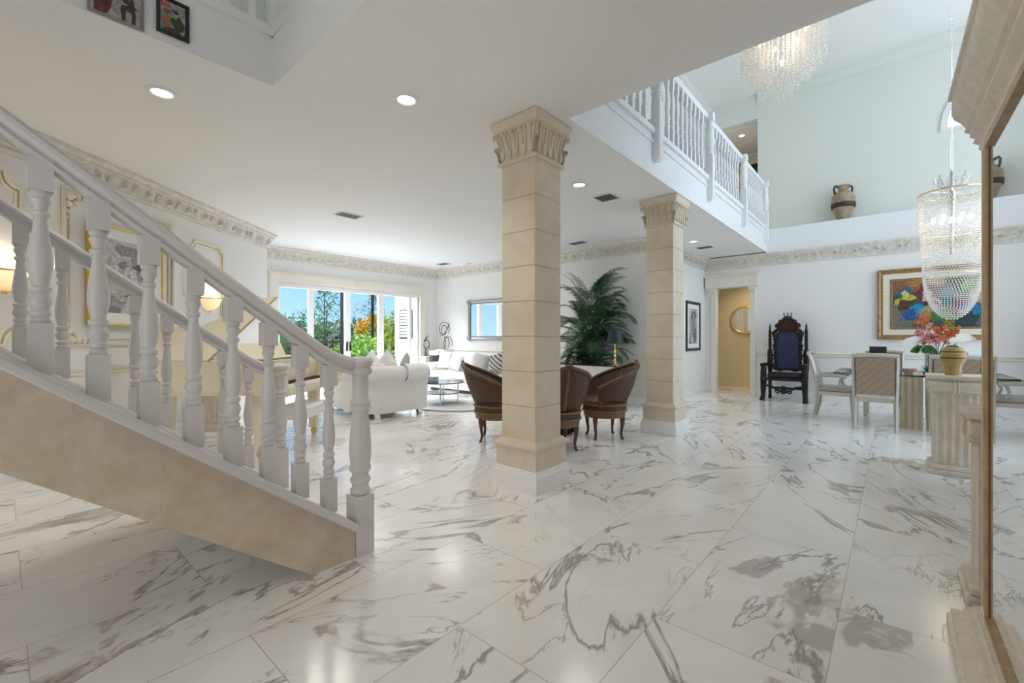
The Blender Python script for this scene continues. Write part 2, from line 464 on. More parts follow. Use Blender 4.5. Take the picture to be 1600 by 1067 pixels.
# slanting wall with its run to the entrance
m = MB()
ip, op = [(-5.2, -3.8), DA, DB], [cam_xy(WL-.15, 7.72+.15), cam_xy(WL-.15, 3.0), (-5.4, -3.8)]
m.prism([ip[0], ip[1], op[1], op[2]], 0, CZ); m.prism([ip[1], ip[2], op[0], op[1]], 0, CZ)
struct(m.build('wall_left', M['wall']))
B('wall_return', M['wall'], (WX - .15, DB[0] - .1, DB[1] - .12, DB[1], 0, CZ))
W0, W1, WT = 3.62, 7.09, 2.36
B('wall_window', M['wall'], (WX-.15, WX, DB[1], W0, 0, CZ), (WX-.15, WX, W1, MY+.15, 0, CZ), (WX-.15, WX, W0, W1, WT, CZ))
m = MB(); m.box(WX, PX, MY, MY+.15, .0, .88, 1); m.box(WX, PX, MY, MY+.15, .88, CZ, 0)
struct(m.build('wall_mirror', [M['wall'], M['wall_beige']]))
B('wall_picture', M['wall'], (PX-.15, PX, MY+.15, DY+.15, 0, CZ))
D0, D1, DT = -3.05, -2.34, 2.36
B('wall_dining', M['wall'], (PX, D0, DY, DY+.15, 0, CZ), (D1, 5.0, DY, DY+.15, 0, CZ), (D0, D1, DY, DY+.15, DT, CZ))
# ledge above the dining wall and the upper walls
B('trim_ledge', M['fascia'], (-2.05, 5.0, 10.6, 11.1, CZ - .02, 3.53))
AX, AZ, AR = 1.67, 4.99, 1.03
m = MB(); yb0, yb1 = 11.05, 11.2
m.box(-2.29, AX-AR, yb0, yb1, 3.4, UC); m.box(AX+AR, 5.0, yb0, yb1, 3.4, UC); m.box(AX-AR, AX+AR, yb0, yb1, 3.4, AZ)
arc = [(AX + AR*math.cos(PI - PI*i/24), AZ + AR*math.sin(PI*i/24)) for i in range(25)]
for i in range(24):
    (xa, za), (xb, zb) = arc[i], arc[i+1]
    m.prism([(xa, za), (xb, zb), (xb, UC), (xa, UC)], yb0, yb1, 'y')
m.box(-3.45, -2.29, yb0, yb1, 6.15, UC)
struct(m.build('wall_upper', M['wall_green']))
m = MB()
r0, r1 = AR, AR - .09
m.prism([(AX + r0*math.cos(PI*i/24), AZ + r0*math.sin(PI*i/24)) for i in range(25)] + [(AX + r1*math.cos(PI*i/24), AZ + r1*math.sin(PI*i/24)) for i in range(24, -1, -1)], 11.02, 11.12, 'y')
m.box(AX-AR, AX+AR, 11.02, 11.12, AZ-.06, AZ); m.box(AX-.02, AX+.02, 11.04, 11.1, AZ, AZ+r1)
aw = struct(m.build('window_2', M['trimw']))
m = MB(); m.prism([(AX + r1*math.cos(PI*i/24), AZ + r1*math.sin(PI*i/24)) for i in range(25)], 11.07, 11.085, 'y'); m.build('pane', M['frost'], aw)
B('wall_hall', M['wall_green'], (-3.55, -3.4, 3.0, 13.2, UZ, UC), (-4.8, -3.55, 3.0, 3.15, UZ, UC), (-4.8, -4.65, -3.8, 3.0, UZ, UC))
B('wall_corridor', M['corr'], (-3.4, -2.2, 13.2, 13.35, 3.4, 6.3), (-2.29, -2.2, 11.2, 13.2, 3.4, 6.15))
B('wall_front', M['wall'], (-5.4, -1.6, -3.95, -3.8, 0, UC), (1.1, 5.2, -3.95, -3.8, 0, UC), (-1.6, 1.1, -3.95, -3.8, 2.7, UC))
# the dining side: tall windows
m = MB()
m.box(5.0, 5.2, -3.8, 4.0, 0, UC); m.box(5.0, 5.2, 10.0, 11.2, 0, UC); m.box(5.0, 5.2, 4.0, 10.0, 0, .3); m.box(5.0, 5.2, 4.0, 10.0, 6.2, UC)
m.box(5.0, 5.2, 4.0, 10.0, 2.9, 3.2); m.box(5.0, 5.2, 6.9, 7.1, .3, 6.2)
struct(m.build('wall_right', M['wall']))
# the nib wall behind the pier mirror
B('wall_pier', M['wall'], (.62, .78, 2.0, 5.41, 0, UC), (.42, .62, -2.2, 2.56, 0, CZ), (.62, .78, -2.2, 2.0, 0, CZ))
# room beyond the doorway
B('wall_beyond', M['wall_yellow'], (-3.475, -1.4, 12.2, 12.35, 0, CZ))
B('wall_pantry', M['wall'], (-5.0, -3.3, 13.0, 13.15, 0, CZ), (-1.4, -1.25, 10.8, 12.35, 0, CZ), (-5.15, -5.0, 10.8, 13.15, 0, CZ), (-5.0, -3.3, 10.8, 10.95, 0, CZ))
B('ceiling_pantry', M['ceiling'], (-5.15, -1.2, 10.8, 13.2, CZ, CZ + .05))
B('baseboard_beyond', M['wall_yellow'], (-3.475, -1.4, 12.17, 12.2, 0, .14))

# balcony fascia with its moulded nosing
m = MB(); m.box(-2.05, -2.02, 3.06, 10.6, CZ - .005, 3.56); m.box(-2.06, -2.0, 3.06, 10.6, 3.40, 3.425); m.box(-2.10, -1.985, 3.06, 10.6, 3.50, 3.56)
struct(m.build('trim_balcony', M['fascia']))
# stairwell kerb upstairs
m = MB(); m.box(-3.46, -3.365, -.4, 1.36, 3.40, 3.47); m.box(-3.46, .0, 1.265, 1.36, 3.40, 3.47)
struct(m.build('trim_kerb', M['trimw']))

# crown, chair rail, baseboards
E0 = (DB[0], DB[1])
CROWN = [(0, CZ-.25), (.02, CZ-.25), (.03, CZ-.215), (.022, CZ-.205), (.035, CZ-.19), (.06, CZ-.13), (.085, CZ-.085), (.105, CZ-.075), (.10, CZ-.06), (.125, CZ-.045), (.14, CZ-.02), (.14, CZ), (0, CZ)]
path = [(-5.2, -3.8), DA, E0, (WX, DB[1]), (WX, MY), (PX, MY), (PX, DY)]
m = MB(); m.sweep(path, CROWN)
struct(m.build('trim_crown', M['crown'], smooth=35))
m = MB(); m.sweep([(PX, DY), (5.0, DY)], [(o, z - .02) for o, z in CROWN])
struct(m.build('trim_crown_dining', M['crown'], smooth=35))
# raised scrollwork along the crown
m = MB(); random.seed(3)
def scroll_run(p, q, n):
    for i in range(n):
        t = (i + .5) / n
        x, y = p[0] + (q[0]-p[0])*t, p[1] + (q[1]-p[1])*t
        dx, dy = q[0]-p[0], q[1]-p[1]; L = math.hypot(dx, dy); dx /= L; dy /= L; nx, ny = dy, -dx
        pts = []
        for k in range(13):
            a = -2.2 + 5.2*k/12; r = .052*(1 - .05*k)
            u = r*math.cos(a)*(1 if i % 2 else -1); w = r*math.sin(a)*.85
            zz = CZ - .145 + w; oo = .055 + (w+.05)*.42
            pts.append((x + dx*u + nx*oo, y + dy*u + ny*oo, zz))
        m.tube(pts, [.013]*9 + [.011, .009, .007, .004], 5)
        m.ball((x + nx*.055, y + ny*.055, CZ-.15), .016, 6, 4)
L = lambda p, q: math.hypot(q[0]-p[0], q[1]-p[1])
for p, q in ((DA, E0), ((WX, DB[1]), (WX, MY)), ((WX, MY), (PX, MY)), ((PX, MY), (PX, DY)), ((PX, DY), (2.2, DY))):
    scroll_run(p, q, max(2, int(L(p, q) / .155)))
struct(m.build('trim_scrollwork', M['crown'], smooth=60))
RAIL = [(0, .86), (.012, .86), (.02, .875), (.016, .895), (.03, .915), (.03, .935), (.012, .95), (0, .95)]
BASE = [(0, 0), (.02, 0), (.02, .11), (.012, .135), (.006, .14), (0, .14)]
m = MB()
for p in ([(-5.2, -3.8), DA, E0, (WX, DB[1])], [(WX, MY), (PX, MY)], [(D1 + .1, DY), (5.0, DY)]): m.sweep(p, RAIL)
struct(m.build('trim_rail', M['trimc'], smooth=35))
m = MB()
for p in ([(-5.2, -3.8), DA, E0, (WX, DB[1]), (WX, W0 - .2)], [(WX, W1+.2), (WX, MY), (PX, MY), (PX, DY), (D0 - .1, DY)], [(D1 + .1, DY), (5.0, DY)], [(.62, 5.41), (.62, 2.56)]): m.sweep(p, BASE)
struct(m.build('baseboard_rooms', M['trimw'], smooth=35))
m = MB(); m.sweep([(-3.4, 3.0), (-3.4, 13.2)], [(o, z + UC - CZ) for o, z in CROWN]); m.sweep([(-2.29, 11.05), (5.0, 11.05)], [(o*.5, z + UC - CZ) for o, z in CROWN])
m.sweep([(-3.4, 13.2), (-2.29, 13.2)], [(o, z + 6.15 - CZ) for o, z in CROWN])
struct(m.build('trim_upper', M['wall_green'], smooth=35))

# ---- doorway surround
m = MB()
m.box(D0-.21, D1+.16, DY-.10, DY-.001, DT, DT+.25); m.box(D0-.24, D1+.19, DY-.13, DY-.001, DT+.25, DT+.29)
m.box(D0-.10, D0+.002, DY-.05, DY+.16, 0, DT-.165); m.box(D1-.002, D1+.10, DY-.05, DY+.16, 0, DT-.165)
for x0 in (D0-.11, D1-.01):
    m.hexa([(x0+.01,DY-.05,DT-.17),(x0+.11,DY-.05,DT-.17),(x0+.11,DY+.16,DT-.17),(x0+.01,DY+.16,DT-.17)], [(x0-.04,DY-.095,DT-.003),(x0+.135,DY-.095,DT-.003),(x0+.135,DY+.16,DT-.003),(x0-.04,DY+.16,DT-.003)])
    for k in range(3): m.ball((x0+.02+.04*k, DY-.075, DT-.10), (.018,.02,.05), 8, 6)
struct(m.build('door_1', M['trimc'], bevel=.004))

# ---- sliding window to the garden
m = MB()
m.box(WX-.02, WX+.05, W0-.17, W0, 0, WT); m.box(WX-.02, WX+.05, W1, W1+.17, 0, WT); m.box(WX-.02, WX+.052, W0-.172, W1+.172, WT, WT+.165)
m.box(WX-.02, WX+.07, W0-.2, W1+.2, WT+.165, WT+.195)
m.hexa([(WX,5.29,WT-.01),(WX+.08,5.29,WT-.01),(WX+.08,5.38,WT-.01),(WX,5.38,WT-.01)], [(WX,5.26,WT+.17),(WX+.09,5.26,WT+.17),(WX+.09,5.41,WT+.17),(WX,5.41,WT+.17)])
struct(m.build('trim_casing', M['trimc'], bevel=.004))
m = MB()
m.box(WX-.13, WX-.01, W0, W1, WT-.09, WT); m.box(WX-.13, WX-.01, W0, W1, 0, .05)
for a, b in ((W0, W0+.05), (4.25, 4.36), (5.08, 5.20), (5.925, 6.065), (6.80, 6.88), (W1-.05, W1)): m.box(WX-.11, WX-.03, a, b, .05, WT-.09)
wf = struct(m.build('window_1', M['trimw'], bevel=.004))
m = MB(); m.box(WX-.075, WX-.07, W0+.05, W1-.05, .05, WT-.09); m.build('pane', M['win'], wf)
m = MB(); m.box(WX-.03, WX+.0, 5.09, 5.12, .95, 1.15); m.box(WX-.03, WX+.0, 5.17, 5.2, .95, 1.15); m.build('handle', M['black'], wf)

# ---- plaster frames on the slanting wall
def wall_path(pts): return [dw(d, .0) + (z,) for d, z in pts]
def frame_on_slant(name, d0, d1, z0, z1, notch=.09, arch=False, mt='panel'):
    P = []
    n = notch
    P += [(d0, z0+n), (d0+n*.55, z0+n*.8), (d0+n*.8, z0+n*.55), (d0+n, z0)]
    P += [(d1-n, z0), (d1-n*.8, z0+n*.55), (d1-n*.55, z0+n*.8), (d1, z0+n)]
    P += [(d1, z1-n), (d1-n*.55, z1-n*.8), (d1-n*.8, z1-n*.55), (d1-n, z1)]
    P += [(d0+n, z1), (d0+n*.8, z1-n*.55), (d0+n*.55, z1-n*.8), (d0, z1-n)]
    mb = MB(); mb.tube([dw(d, .016) + (z,) for d, z in P], .020, 8, closed=True)
    Q = [(d0+.04+(d-d0)*(d1-d0-.08)/(d1-d0), z0+.04+(z-z0)*(z1-z0-.08)/(z1-z0)) for d, z in P]
    mb.tube([dw(d, .01) + (z,) for d, z in Q], .009, 6, closed=True)
    return struct(mb.build(name, M[mt], smooth=60))
frame_on_slant('trim_frame_one', 2.95, 3.84, 1.17, 2.66, .14)
frame_on_slant('trim_frame_three', 5.85, 6.52, 1.25, 2.55, .08)
m = MB()
d0, d1, z0, z1 = 4.2, 5.55, 1.17, 2.66
m.tube([dw(d, .016) + (z,) for d, z in ((d0,z0),(d1,z0),(d1,z1),(d0,z1))], .02, 8, closed=True)
m.tube([dw(d, .01) + (z,) for d, z in ((d0+.06,z0+.06),(d1-.06,z0+.06),(d1-.06,z1-.06),(d0+.06,z1-.06))], .01, 6, closed=True)
for (cd, cz, sd, sz) in ((d0,z0,1,1),(d1,z0,-1,1),(d1,z1,-1,-1),(d0,z1,1,-1)):
    for (a, b, r) in ((.05,.05,.05),(.13,.04,.035),(.04,.13,.035),(.20,.035,.025),(.035,.20,.025),(.11,.10,.03),(.26,.03,.018),(.03,.26,.018)):
        x, y = dw(cd + sd*a, .014); m.ball((x, y, cz + sz*b), (r, r, r), 8, 6)
struct(m.build('trim_frame_two', M['panel'], smooth=60))

# ================================================================== COLUMNS
def column(label, cx, cy):
    t = thing('column', label, 'column', (cx, cy, 0), 0, 'stone columns')
    h = .18
    q = lambda a: [(-a,-a),(a,-a),(a,a),(-a,a)]
    def rings(prof, mname, name):      # square section: (half width, z)
        mb = MB(); vs = []; fs = []
        for a, z in prof: vs += [(-a,-a,z),(a,-a,z),(a,a,z),(-a,a,z)]
        for j in range(len(prof)-1):
            for k in range(4): fs.append((j*4+k, j*4+(k+1)%4, (j+1)*4+(k+1)%4, (j+1)*4+k))
        fs.append((3,2,1,0)); b = (len(prof)-1)*4; fs.append((b,b+1,b+2,b+3))
        mb.add(vs, fs); return mb
    rings([(.235,0),(.235,.13),(.228,.145),(.222,.17),(.215,.175)], '', '').build('plinth', M['trimw'], t)
    rings([(.212,.172),(.212,.335)], '', '').build('pedestal_block', M['stone'], t)
    rings([(.215,.33),(.232,.345),(.235,.36),(.228,.375),(.205,.385),(.192,.40),(.181,.405)], '', '').build('base_moulding', M['stone'], t, smooth=30)
    mb = MB()
    zs = [.39, .677, .964, 1.251, 1.538, 1.825, 2.112, 2.399, 2.72]
    for a, b in zip(zs[:-1], zs[1:]): mb.box(-h, h, -h, h, a + .003, b - .003)
    mb.build('shaft', M['stone'], t, bevel=.006, seg=1)
    mb = MB(); mb.box(-h+.006, h-.006, -h+.006, h-.006, .395, 2.7); mb.build('joint_core', M['joint'], t)
    prof = [(.185,2.685),(.203,2.69),(.206,2.705),(.198,2.715),(.186,2.72)]
    for i in range(9):
        a = i/8; prof.append((.186 + .034*a**2.2, 2.72 + .225*a))
    prof += [(.223,2.955),(.223,2.968),(.230,2.972),(.234,2.985),(.247,3.02),(.247,3.046)]
    cap = rings(prof, '', '').build('capital', M['stone'], t, smooth=25)
    mb = MB()
    for rot in range(4):
        mb.M = Matrix.Rotation(rot*PI/2, 4, 'Z')
        for k in range(5):                      # tongues that curl out under the abacus
            x = -.155 + .0775*k
            pts = []
            for i in range(12):
                a = i/11; z = 2.775 + .165*a; y = -(.188 + .032*a**2.2) - .006
                pts.append((x*(1+.22*a**2), y, z))
            pts += [(x*1.25, pts[-1][1]-.012, 2.945), (x*1.25, pts[-1][1]-.020, 2.925)]
            for s in (-.014, .014): mb.tube([(p[0]+s*(1+.3*i/12), p[1], p[2]) for i, p in enumerate(pts)], [.004+.006*min(1, i/5) for i in range(14)], 6)
            mb.ball((x, -.196, 2.775), (.022,.016,.045), 8, 6)
        for sx in (-1, 1):
            mb.tube([(sx*.187,-.187,2.73),(sx*.193,-.193,2.79),(sx*.205,-.205,2.84),(sx*.215,-.215,2.835),(sx*.215,-.215,2.815)], [.016,.02,.018,.016,.01], 8)
    mb.M = None
    mb.build('acanthus', M['stone'], t, smooth=60)
    return t
column('big limestone column standing between the stair foot and the cane chairs', -2.345, 2.97)
column('farther limestone column standing past the cane chairs below the balcony', -2.29, 5.75)

# ================================================================== STAIRCASE
BAL = [(0,.026),(.02,.030),(.045,.022),(.06,.030),(.085,.030),(.105,.022),(.125,.027),(.165,.034),(.205,.029),(.225,.022),(.245,.031),(.27,.031),(.29,.022),
       (.33,.026),(.40,.033),(.48,.034),(.58,.029),(.68,.023),(.76,.019),(.80,.018),(.815,.026),(.84,.027),(.855,.019),(.88,.020),(.91,.027),(.935,.029),(.955,.022),(.975,.029),(1,.027)]
def baluster_mb(x, y, z0, z1, low, up, w=.033, n=14, k=1.0):
    mb = MB(); a, b = z0 + low, z1 - up
    mb.box(x-w, x+w, y-w, y+w, z0, a); mb.box(x-w, x+w, y-w, y+w, b, z1)
    mb.lathe([(r*k, a + (b-a)*t) for t, r in BAL], n, (x, y, 0))
    return mb
SX0, SX1 = -3.86, -2.35
st = thing('staircase', 'straight stair with turned white balusters greyed for shade and beige stucco stringers', 'staircase', (-3.1, 0, 0))
OX = 3.1
cap_z = lambda y: 1.19 - .757*y
bot_z = lambda y: .78 - .733*y
rail_z = lambda y: 1.945 - .737*y
YT = -2.75                                   # the flight goes on up to the landing
for sx, yb in ((SX1, 1.31), (SX0, 1.45)):
    x = sx + OX; w = .05; dy = 0; e0 = yb - .19
    mb = MB(); mb.prism([(YT, bot_z(YT)), (1.064, 0), (yb, 0), (yb, cap_z(yb)-.05), (YT, cap_z(YT)-.05)], x-w, x+w, 'x')
    mb.build('stringer', M['stucco'], st)
    mb = MB()
    prof = [(-.085,-.055),(.085,-.055),(.095,-.045),(.095,-.02),(.085,-.008),(.06,0),(-.06,0),(-.085,-.008),(-.095,-.02),(-.095,-.045)]
    mb.add([(x+o, YT+dy, cap_z(YT)+z) for o, z in prof] + [(x+o, yb, cap_z(yb)+z) for o, z in prof],
           [(i, (i+1)%10, 10+(i+1)%10, 10+i) for i in range(10)] + [tuple(range(9,-1,-1)), tuple(range(10,20))])
    mb.build('stringer_cap', M['stairw'], st, smooth=35)
    # handrail, easing out level over the newel
    pts = []
    yy = YT
    while yy < e0 - .02: pts.append((yy, rail_z(yy))); yy += .25
    for k in range(9):
        a = k/8; y = e0 + .25*a
        z = rail_z(e0) - .737*.25*(a - a*a/2)
        pts.append((y, z))
    rp = [(-.032,0),(.032,0),(.034,.018),(.024,.028),(.026,.04),(.042,.056),(.044,.075),(.034,.092),(.014,.100),(-.014,.100),(-.034,.092),(-.044,.075),(-.042,.056),(-.026,.04),(-.024,.028),(-.034,.018)]
    vs = []; fs = []; K = len(rp)
    for y, z in pts: vs += [(x+o, y+dy, z+h) for o, h in rp]
    for i in range(len(pts)-1):
        for k in range(K): fs.append((i*K+k, i*K+(k+1)%K, (i+1)*K+(k+1)%K, (i+1)*K+k))
    fs += [tuple(range(K-1,-1,-1)), tuple((len(pts)-1)*K+k for k in range(K))]
    mb = MB(); mb.add(vs, fs)
    ex, ey, ez = x, pts[-1][0]+dy, pts[-1][1]
    mb.lathe([(.056,0),(.066,.015),(.066,.03),(.056,.042),(.070,.06),(.072,.08),(.06,.096),(.03,.104),(0,.105)], 20, (ex, ey, ez))
    mb.build('handrail', M['stairw'], st, smooth=35)
    # newel
    mb = MB(); nw = .057
    mb.box(x-nw, x+nw, ey-nw, ey+nw, 0, .335)
    top = ez
    NP = [(0,.048),(.02,.056),(.045,.056),(.06,.046),(.09,.046),(.11,.057),(.135,.057),(.15,.046),(.18,.046),(.20,.060),(.23,.060),(.25,.054),(.34,.062),(.45,.060),(.56,.053),(.66,.046),(.70,.046),(.715,.058),(.735,.058),(.745,.050),(.76,.060),(.78,.060),(.795,.050),(.82,.044),(1,.044)]
    mb.lathe([(r, .335 + (top-.335)*t) for t, r in NP], 24, (x, ey, 0))
    mb.build('newel_post', M['stairw'], st, smooth=35, bevel=.003)
    ys = [-1.30 + .155*i for i in range(17)] if sx == SX1 else [-1.30 + .172*i for i in range(17)]
    for y in ys:
        if y > ey - .1: continue
        y2 = y - dy
        zt = rail_z(y2) if y2 < e0 else next(z for (a, z) in pts if a >= y2)
        baluster_mb(x, y, cap_z(y2)-.01, zt+.012, .185, .115).build('baluster', M['stairw'], st, smooth=35)
n = 15; rise, run = .205, .272
for i in range(n):
    y1 = 1.18 - run*i; z = rise*(i+1)
    if z > bot_z(y1) + 3: break
    if y1 - run < YT: break
    x0, x1 = SX0 + OX + .052, SX1 + OX - .052
    mb = MB(); mb.box(x0, x1, y1-run-.01, y1+.02, z-.035, z); mb.build('tread', M['tread'], st, bevel=.008)
    mb = MB(); mb.box(x0, x1, y1-.02, y1, z-rise, z-.036); mb.build('riser', M['trimw'], st)

# ================================================================== BALCONY RAIL (upstairs gallery)
def rail_prof(): return [(-.03,0),(.03,0),(.032,.02),(.044,.035),(.044,.055),(.03,.072),(-.03,.072),(-.044,.055),(-.044,.035),(-.032,.02)]
br = thing('balcony_railing', 'white turned baluster railing along the upper gallery edge', 'railing', (-2.04, 6.8, 3.56))
mb = MB(); mb.sweep([(0, -3.7), (0, 3.8)], [(o, .82+z) for o, z in rail_prof()]); mb.build('handrail', M['fascia'], br, smooth=35)
NY = [4.78, 6.66, 8.56, 10.3]
for y in NY:
    mb = MB(); yl = y - 6.8
    mb.box(.0, .10, yl-.05, yl+.05, -.31, .30); mb.box(-.047, .0, yl-.052, yl+.052, .001, .12)
    mb.hexa([(.03,yl-.03,-.36),(.07,yl-.03,-.36),(.07,yl+.03,-.36),(.03,yl+.03,-.36)], [(.0,yl-.05,-.31),(.10,yl-.05,-.31),(.10,yl+.05,-.31),(.0,yl+.05,-.31)])
    mb.lathe([(r*1.05, .30 + .5*t) for t, r in NP], 16, (.045, yl, 0)); mb.box(-.012, .102, yl-.051, yl+.051, .78, .9)
    mb.build('newel_post', M['fascia'], br, smooth=35)
y = 3.30
while y < 10.5:
    if min(abs(y - q) for q in NY) > .09:
        baluster_mb(0, y-6.8, 0, .83, .20, .14, .024, 10, .75).build('baluster', M['fascia'], br, smooth=35)
    y += .157
lr = thing('landing_railing', 'railing of the upstairs landing at the stairwell corner', 'railing', (-3.41, 1.31, 3.47))
mb = MB(); mb.box(-.055, .055, -.055, .055, 0, 1.0); mb.build('newel_post', M['trimw'], lr)
mb = MB(); mb.sweep([(0, -1.6), (0, 0), (3.3, 0)], [(o, .86+z) for o, z in rail_prof()]); mb.build('handrail', M['trimw'], lr, smooth=35)
for k in range(1, 10): baluster_mb(0, -.16*k, 0, .87, .2, .14, .024, 10, .75).build('baluster', M['trimw'], lr, smooth=35)
for k in range(1, 20): baluster_mb(.16*k, 0, 0, .87, .2, .14, .024, 10, .75).build('baluster', M['trimw'], lr, smooth=35)

# ================================================================== CEILING FITTINGS
def downlight(label, x, y, z=CZ):
    t = thing('ceiling_light', label, 'ceiling light', (x, y, z), 0, 'recessed ceiling lights')
    mb = MB(); mb.lathe([(.062,-.002),(.070,-.012),(.095,-.010),(.100,0),(.062,0)], 28); mb.build('trim_ring', M['trimw'], t, smooth=40)
    mb = MB(); mb.lathe([(0,-.004),(.064,-.004),(.064,-.001),(0,-.001)], 28); mb.build('lens', M['lens'], t)
downlight('round recessed light in the ceiling above the stair', -4.077, .777)
downlight('round recessed light in the ceiling nearest the near limestone column', -2.794, 2.011)
downlight('round recessed light in the ceiling between the two columns, beside a dark vent', -2.801, 4.457)
downlight('small round recessed light in the ceiling right of the farther column', -2.836, 8.478)
downlight('recessed light in the ceiling of the upstairs corridor', -2.78, 11.75, 6.15)
def vent(label, x, y, w, l, z=CZ, mt='vent'):
    t = thing('air_vent', label, 'air vent', (x, y, z), 0, 'ceiling air vents')
    mb = MB(); e = .02
    mb.box(-w-e, w+e, -l-e, -l, -.012, 0); mb.box(-w-e, w+e, l, l+e, -.012, 0); mb.box(-w-e, -w, -l, l, -.012, 0); mb.box(w, w+e, -l, l, -.012, 0)
    mb.build('vent_frame', M['ventw'] if mt == 'vent' else M['wall_green'], t)
    mb = MB(); mb.box(-w, w, -l, l, -.003, 0)
    n = 7
    for i in range(n):
        yy = -l + (i+.5)*2*l/n
        mb.hexa([(-w,yy-.002,-.012),(w,yy-.002,-.012),(w,yy+.003,-.012),(-w,yy+.003,-.012)], [(-w,yy-.014,-.003),(w,yy-.014,-.003),(w,yy-.009,-.003),(-w,yy-.009,-.003)])
    mb.build('louvres', M['vent'] if mt == 'vent' else M['wall_green'], t)
vent('dark ceiling vent above the living room, left of the near column', -6.07, 3.353, .10, .16)
vent('dark square ceiling vent close to the balcony, beside the bright recessed light', -2.79, 5.09, .12, .12)
vent('dark ceiling vent above the palm', -4.53, 7.16, .16, .09)
vent('dark ceiling vent right of the farther column', -2.84, 9.17, .14, .10)
vent('dark ceiling vent by the corner of window wall and mirror wall', -8.3, 7.06, .16, .10)
vent('narrow dark slot vent in the high upper ceiling', -2.92, 9.0, .16, .05, UC)
vent('pale square return grille in the high upper ceiling', -2.65, 8.15, .18, .20, UC, 'w')
t = thing('smoke_detector', 'flat white disc on the ceiling near the far corner', 'smoke detector', (-7.767, 7.4, CZ))
mb = MB(); mb.lathe([(0,-.03),(.06,-.03),(.075,-.02),(.08,0)], 20); mb.build('housing', M['ventw'], t, smooth=40)

# ================================================================== PICTURES ON THE STAIRWELL EDGE
def ell(cx, cz, rx, rz, n=16, rot=0.0):      # an irregular brushed patch
    c, s = math.cos(rot), math.sin(rot); n = 26
    rd = random.Random(int((cx*7.1 + cz*3.3 + rx*11.7)*9973)); h = [(rd.uniform(-.16,.16), rd.uniform(0, 6.28)) for _ in range(4)]
    P = []
    for i in range(n):
        a = 2*PI*i/n; w = 1 + sum(q[0]*math.sin((k+2)*a + q[1]) for k, q in enumerate(h))
        x, z = rx*w*math.cos(a), rz*w*math.sin(a); P.append((cx + x*c - z*s, cz + x*s + z*c))
    return P
def art(parent, w, h, ground, shapes, y=-.004, name='canvas'):    # flat painted face in the local xz plane, facing -y
    mats = [ground]; mb = MB()
    mb.box(-w/2, w/2, y, y+.003, -h/2, h/2, 0)
    for i, (poly, m_) in enumerate(shapes):
        if m_ not in mats: mats.append(m_)
        k = mats.index(m_); yy = y - .0004*(i+1)
        poly = [(max(-w/2, min(w/2, a)), max(-h/2, min(h/2, b))) for a, b in poly]
        mb.add([(a, yy, b) for a, b in poly], [tuple(range(len(poly)))], k)
    return mb.build(name, mats, parent)
def frame_mb(w, h, fw, fd, back=.0):
    mb = MB()
    P = [(-w/2,-h/2),(w/2,-h/2),(w/2,h/2),(-w/2,h/2)]
    prof = [(0, back), (0, -fd*.8), (fw*.25, -fd), (fw*.6, -fd*.75), (fw*.8, -fd*.8), (fw, -fd*.35), (fw, back)]
    vs = []; K = len(prof)
    for i, (x, z) in enumerate(P):
        sx, sz = (1 if x < 0 else -1), (1 if z < 0 else -1)
        for o, y in prof: vs.append((x + sx*o, y, z + sz*o))
    fs = []
    for i in range(4):
        j = (i+1) % 4
        for k in range(K): fs.append((i*K+k, j*K+k, j*K+(k+1)%K, i*K+(k+1)%K))
    return mb.add(vs, fs)
RX = PI/2     # facing +X
t = thing('framed_picture', 'silver framed picture of two dancing figures hung on the stairwell edge', 'picture', (-3.379, .435, 3.215), RX)
frame_mb(.245, .31, .014, .02).build('frame', M['silver'], t)
art(t, .222, .288, flat((.55,.50,.45)), [
    (ell(-.05,-.02,.045,.12,14,-.25), flat((.16,.03,.04))), (ell(-.075,-.10,.02,.05), flat((.22,.05,.05))), (ell(-.03,.10,.02,.025), flat((.55,.38,.28))),
    (ell(.03,.03,.03,.09,14,.3), flat((.07,.06,.09))), (ell(.045,.02,.02,.03), flat((.03,.20,.18))), (ell(.01,-.03,.012,.07,12,-.5), flat((.40,.38,.40))),
    (ell(.06,-.06,.03,.022), flat((.10,.04,.05))), (ell(.03,-.10,.011,.05), flat((.08,.05,.06))), (ell(.075,-.11,.010,.045), flat((.09,.05,.05))), (ell(.05,.12,.018,.022), flat((.50,.34,.25)))], -.008)
t = thing('framed_picture', 'small black framed magazine cover with a red corner panel on the stairwell edge', 'picture', (-3.379, .698, 3.215), RX)
frame_mb(.165, .225, .02, .022).build('frame', M['black'], t)
art(t, .13, .19, flat((.36,.38,.36)), [
    ([(-.058,.055),(-.015,.055),(-.015,.09),(-.058,.09)], flat((.45,.06,.03))),
    (ell(-.028,-.03,.024,.045), flat((.42,.18,.08))), (ell(-.03,.022,.016,.02), flat((.55,.36,.25))), (ell(-.032,.03,.020,.016), flat((.25,.13,.06))),
    (ell(.025,-.035,.030,.055), flat((.04,.07,.03))), (ell(.015,.028,.015,.019), flat((.55,.38,.28))), (ell(.015,.042,.016,.011), flat((.03,.02,.02))),
    ([(-.06,-.092),(.06,-.092),(.06,-.072),(-.02,-.062)], flat((.10,.06,.04))), (ell(.045,-.075,.012,.009), flat((.50,.36,.27)))], -.008, 'cover')
fc = bpy.data.curves.new('cover_lettering', 'FONT'); fc.body = 'TV'; fc.size = .032; fc.align_x = 'CENTER'; fc.extrude = .0004
fo = bpy.data.objects.new('lettering', fc); COL.objects.link(fo); fo.parent = t; fo.location = (-.0365, -.0125, .062); fo.rotation_euler = (PI/2, 0, 0)
bpy.context.view_layer.update()
lm_ = bpy.data.meshes.new_from_object(fo.evaluated_get(bpy.context.evaluated_depsgraph_get()))
lo_ = bpy.data.objects.new('lettering', lm_); COL.objects.link(lo_); lo_.parent = t; lo_.location = fo.location; lo_.rotation_euler = fo.rotation_euler
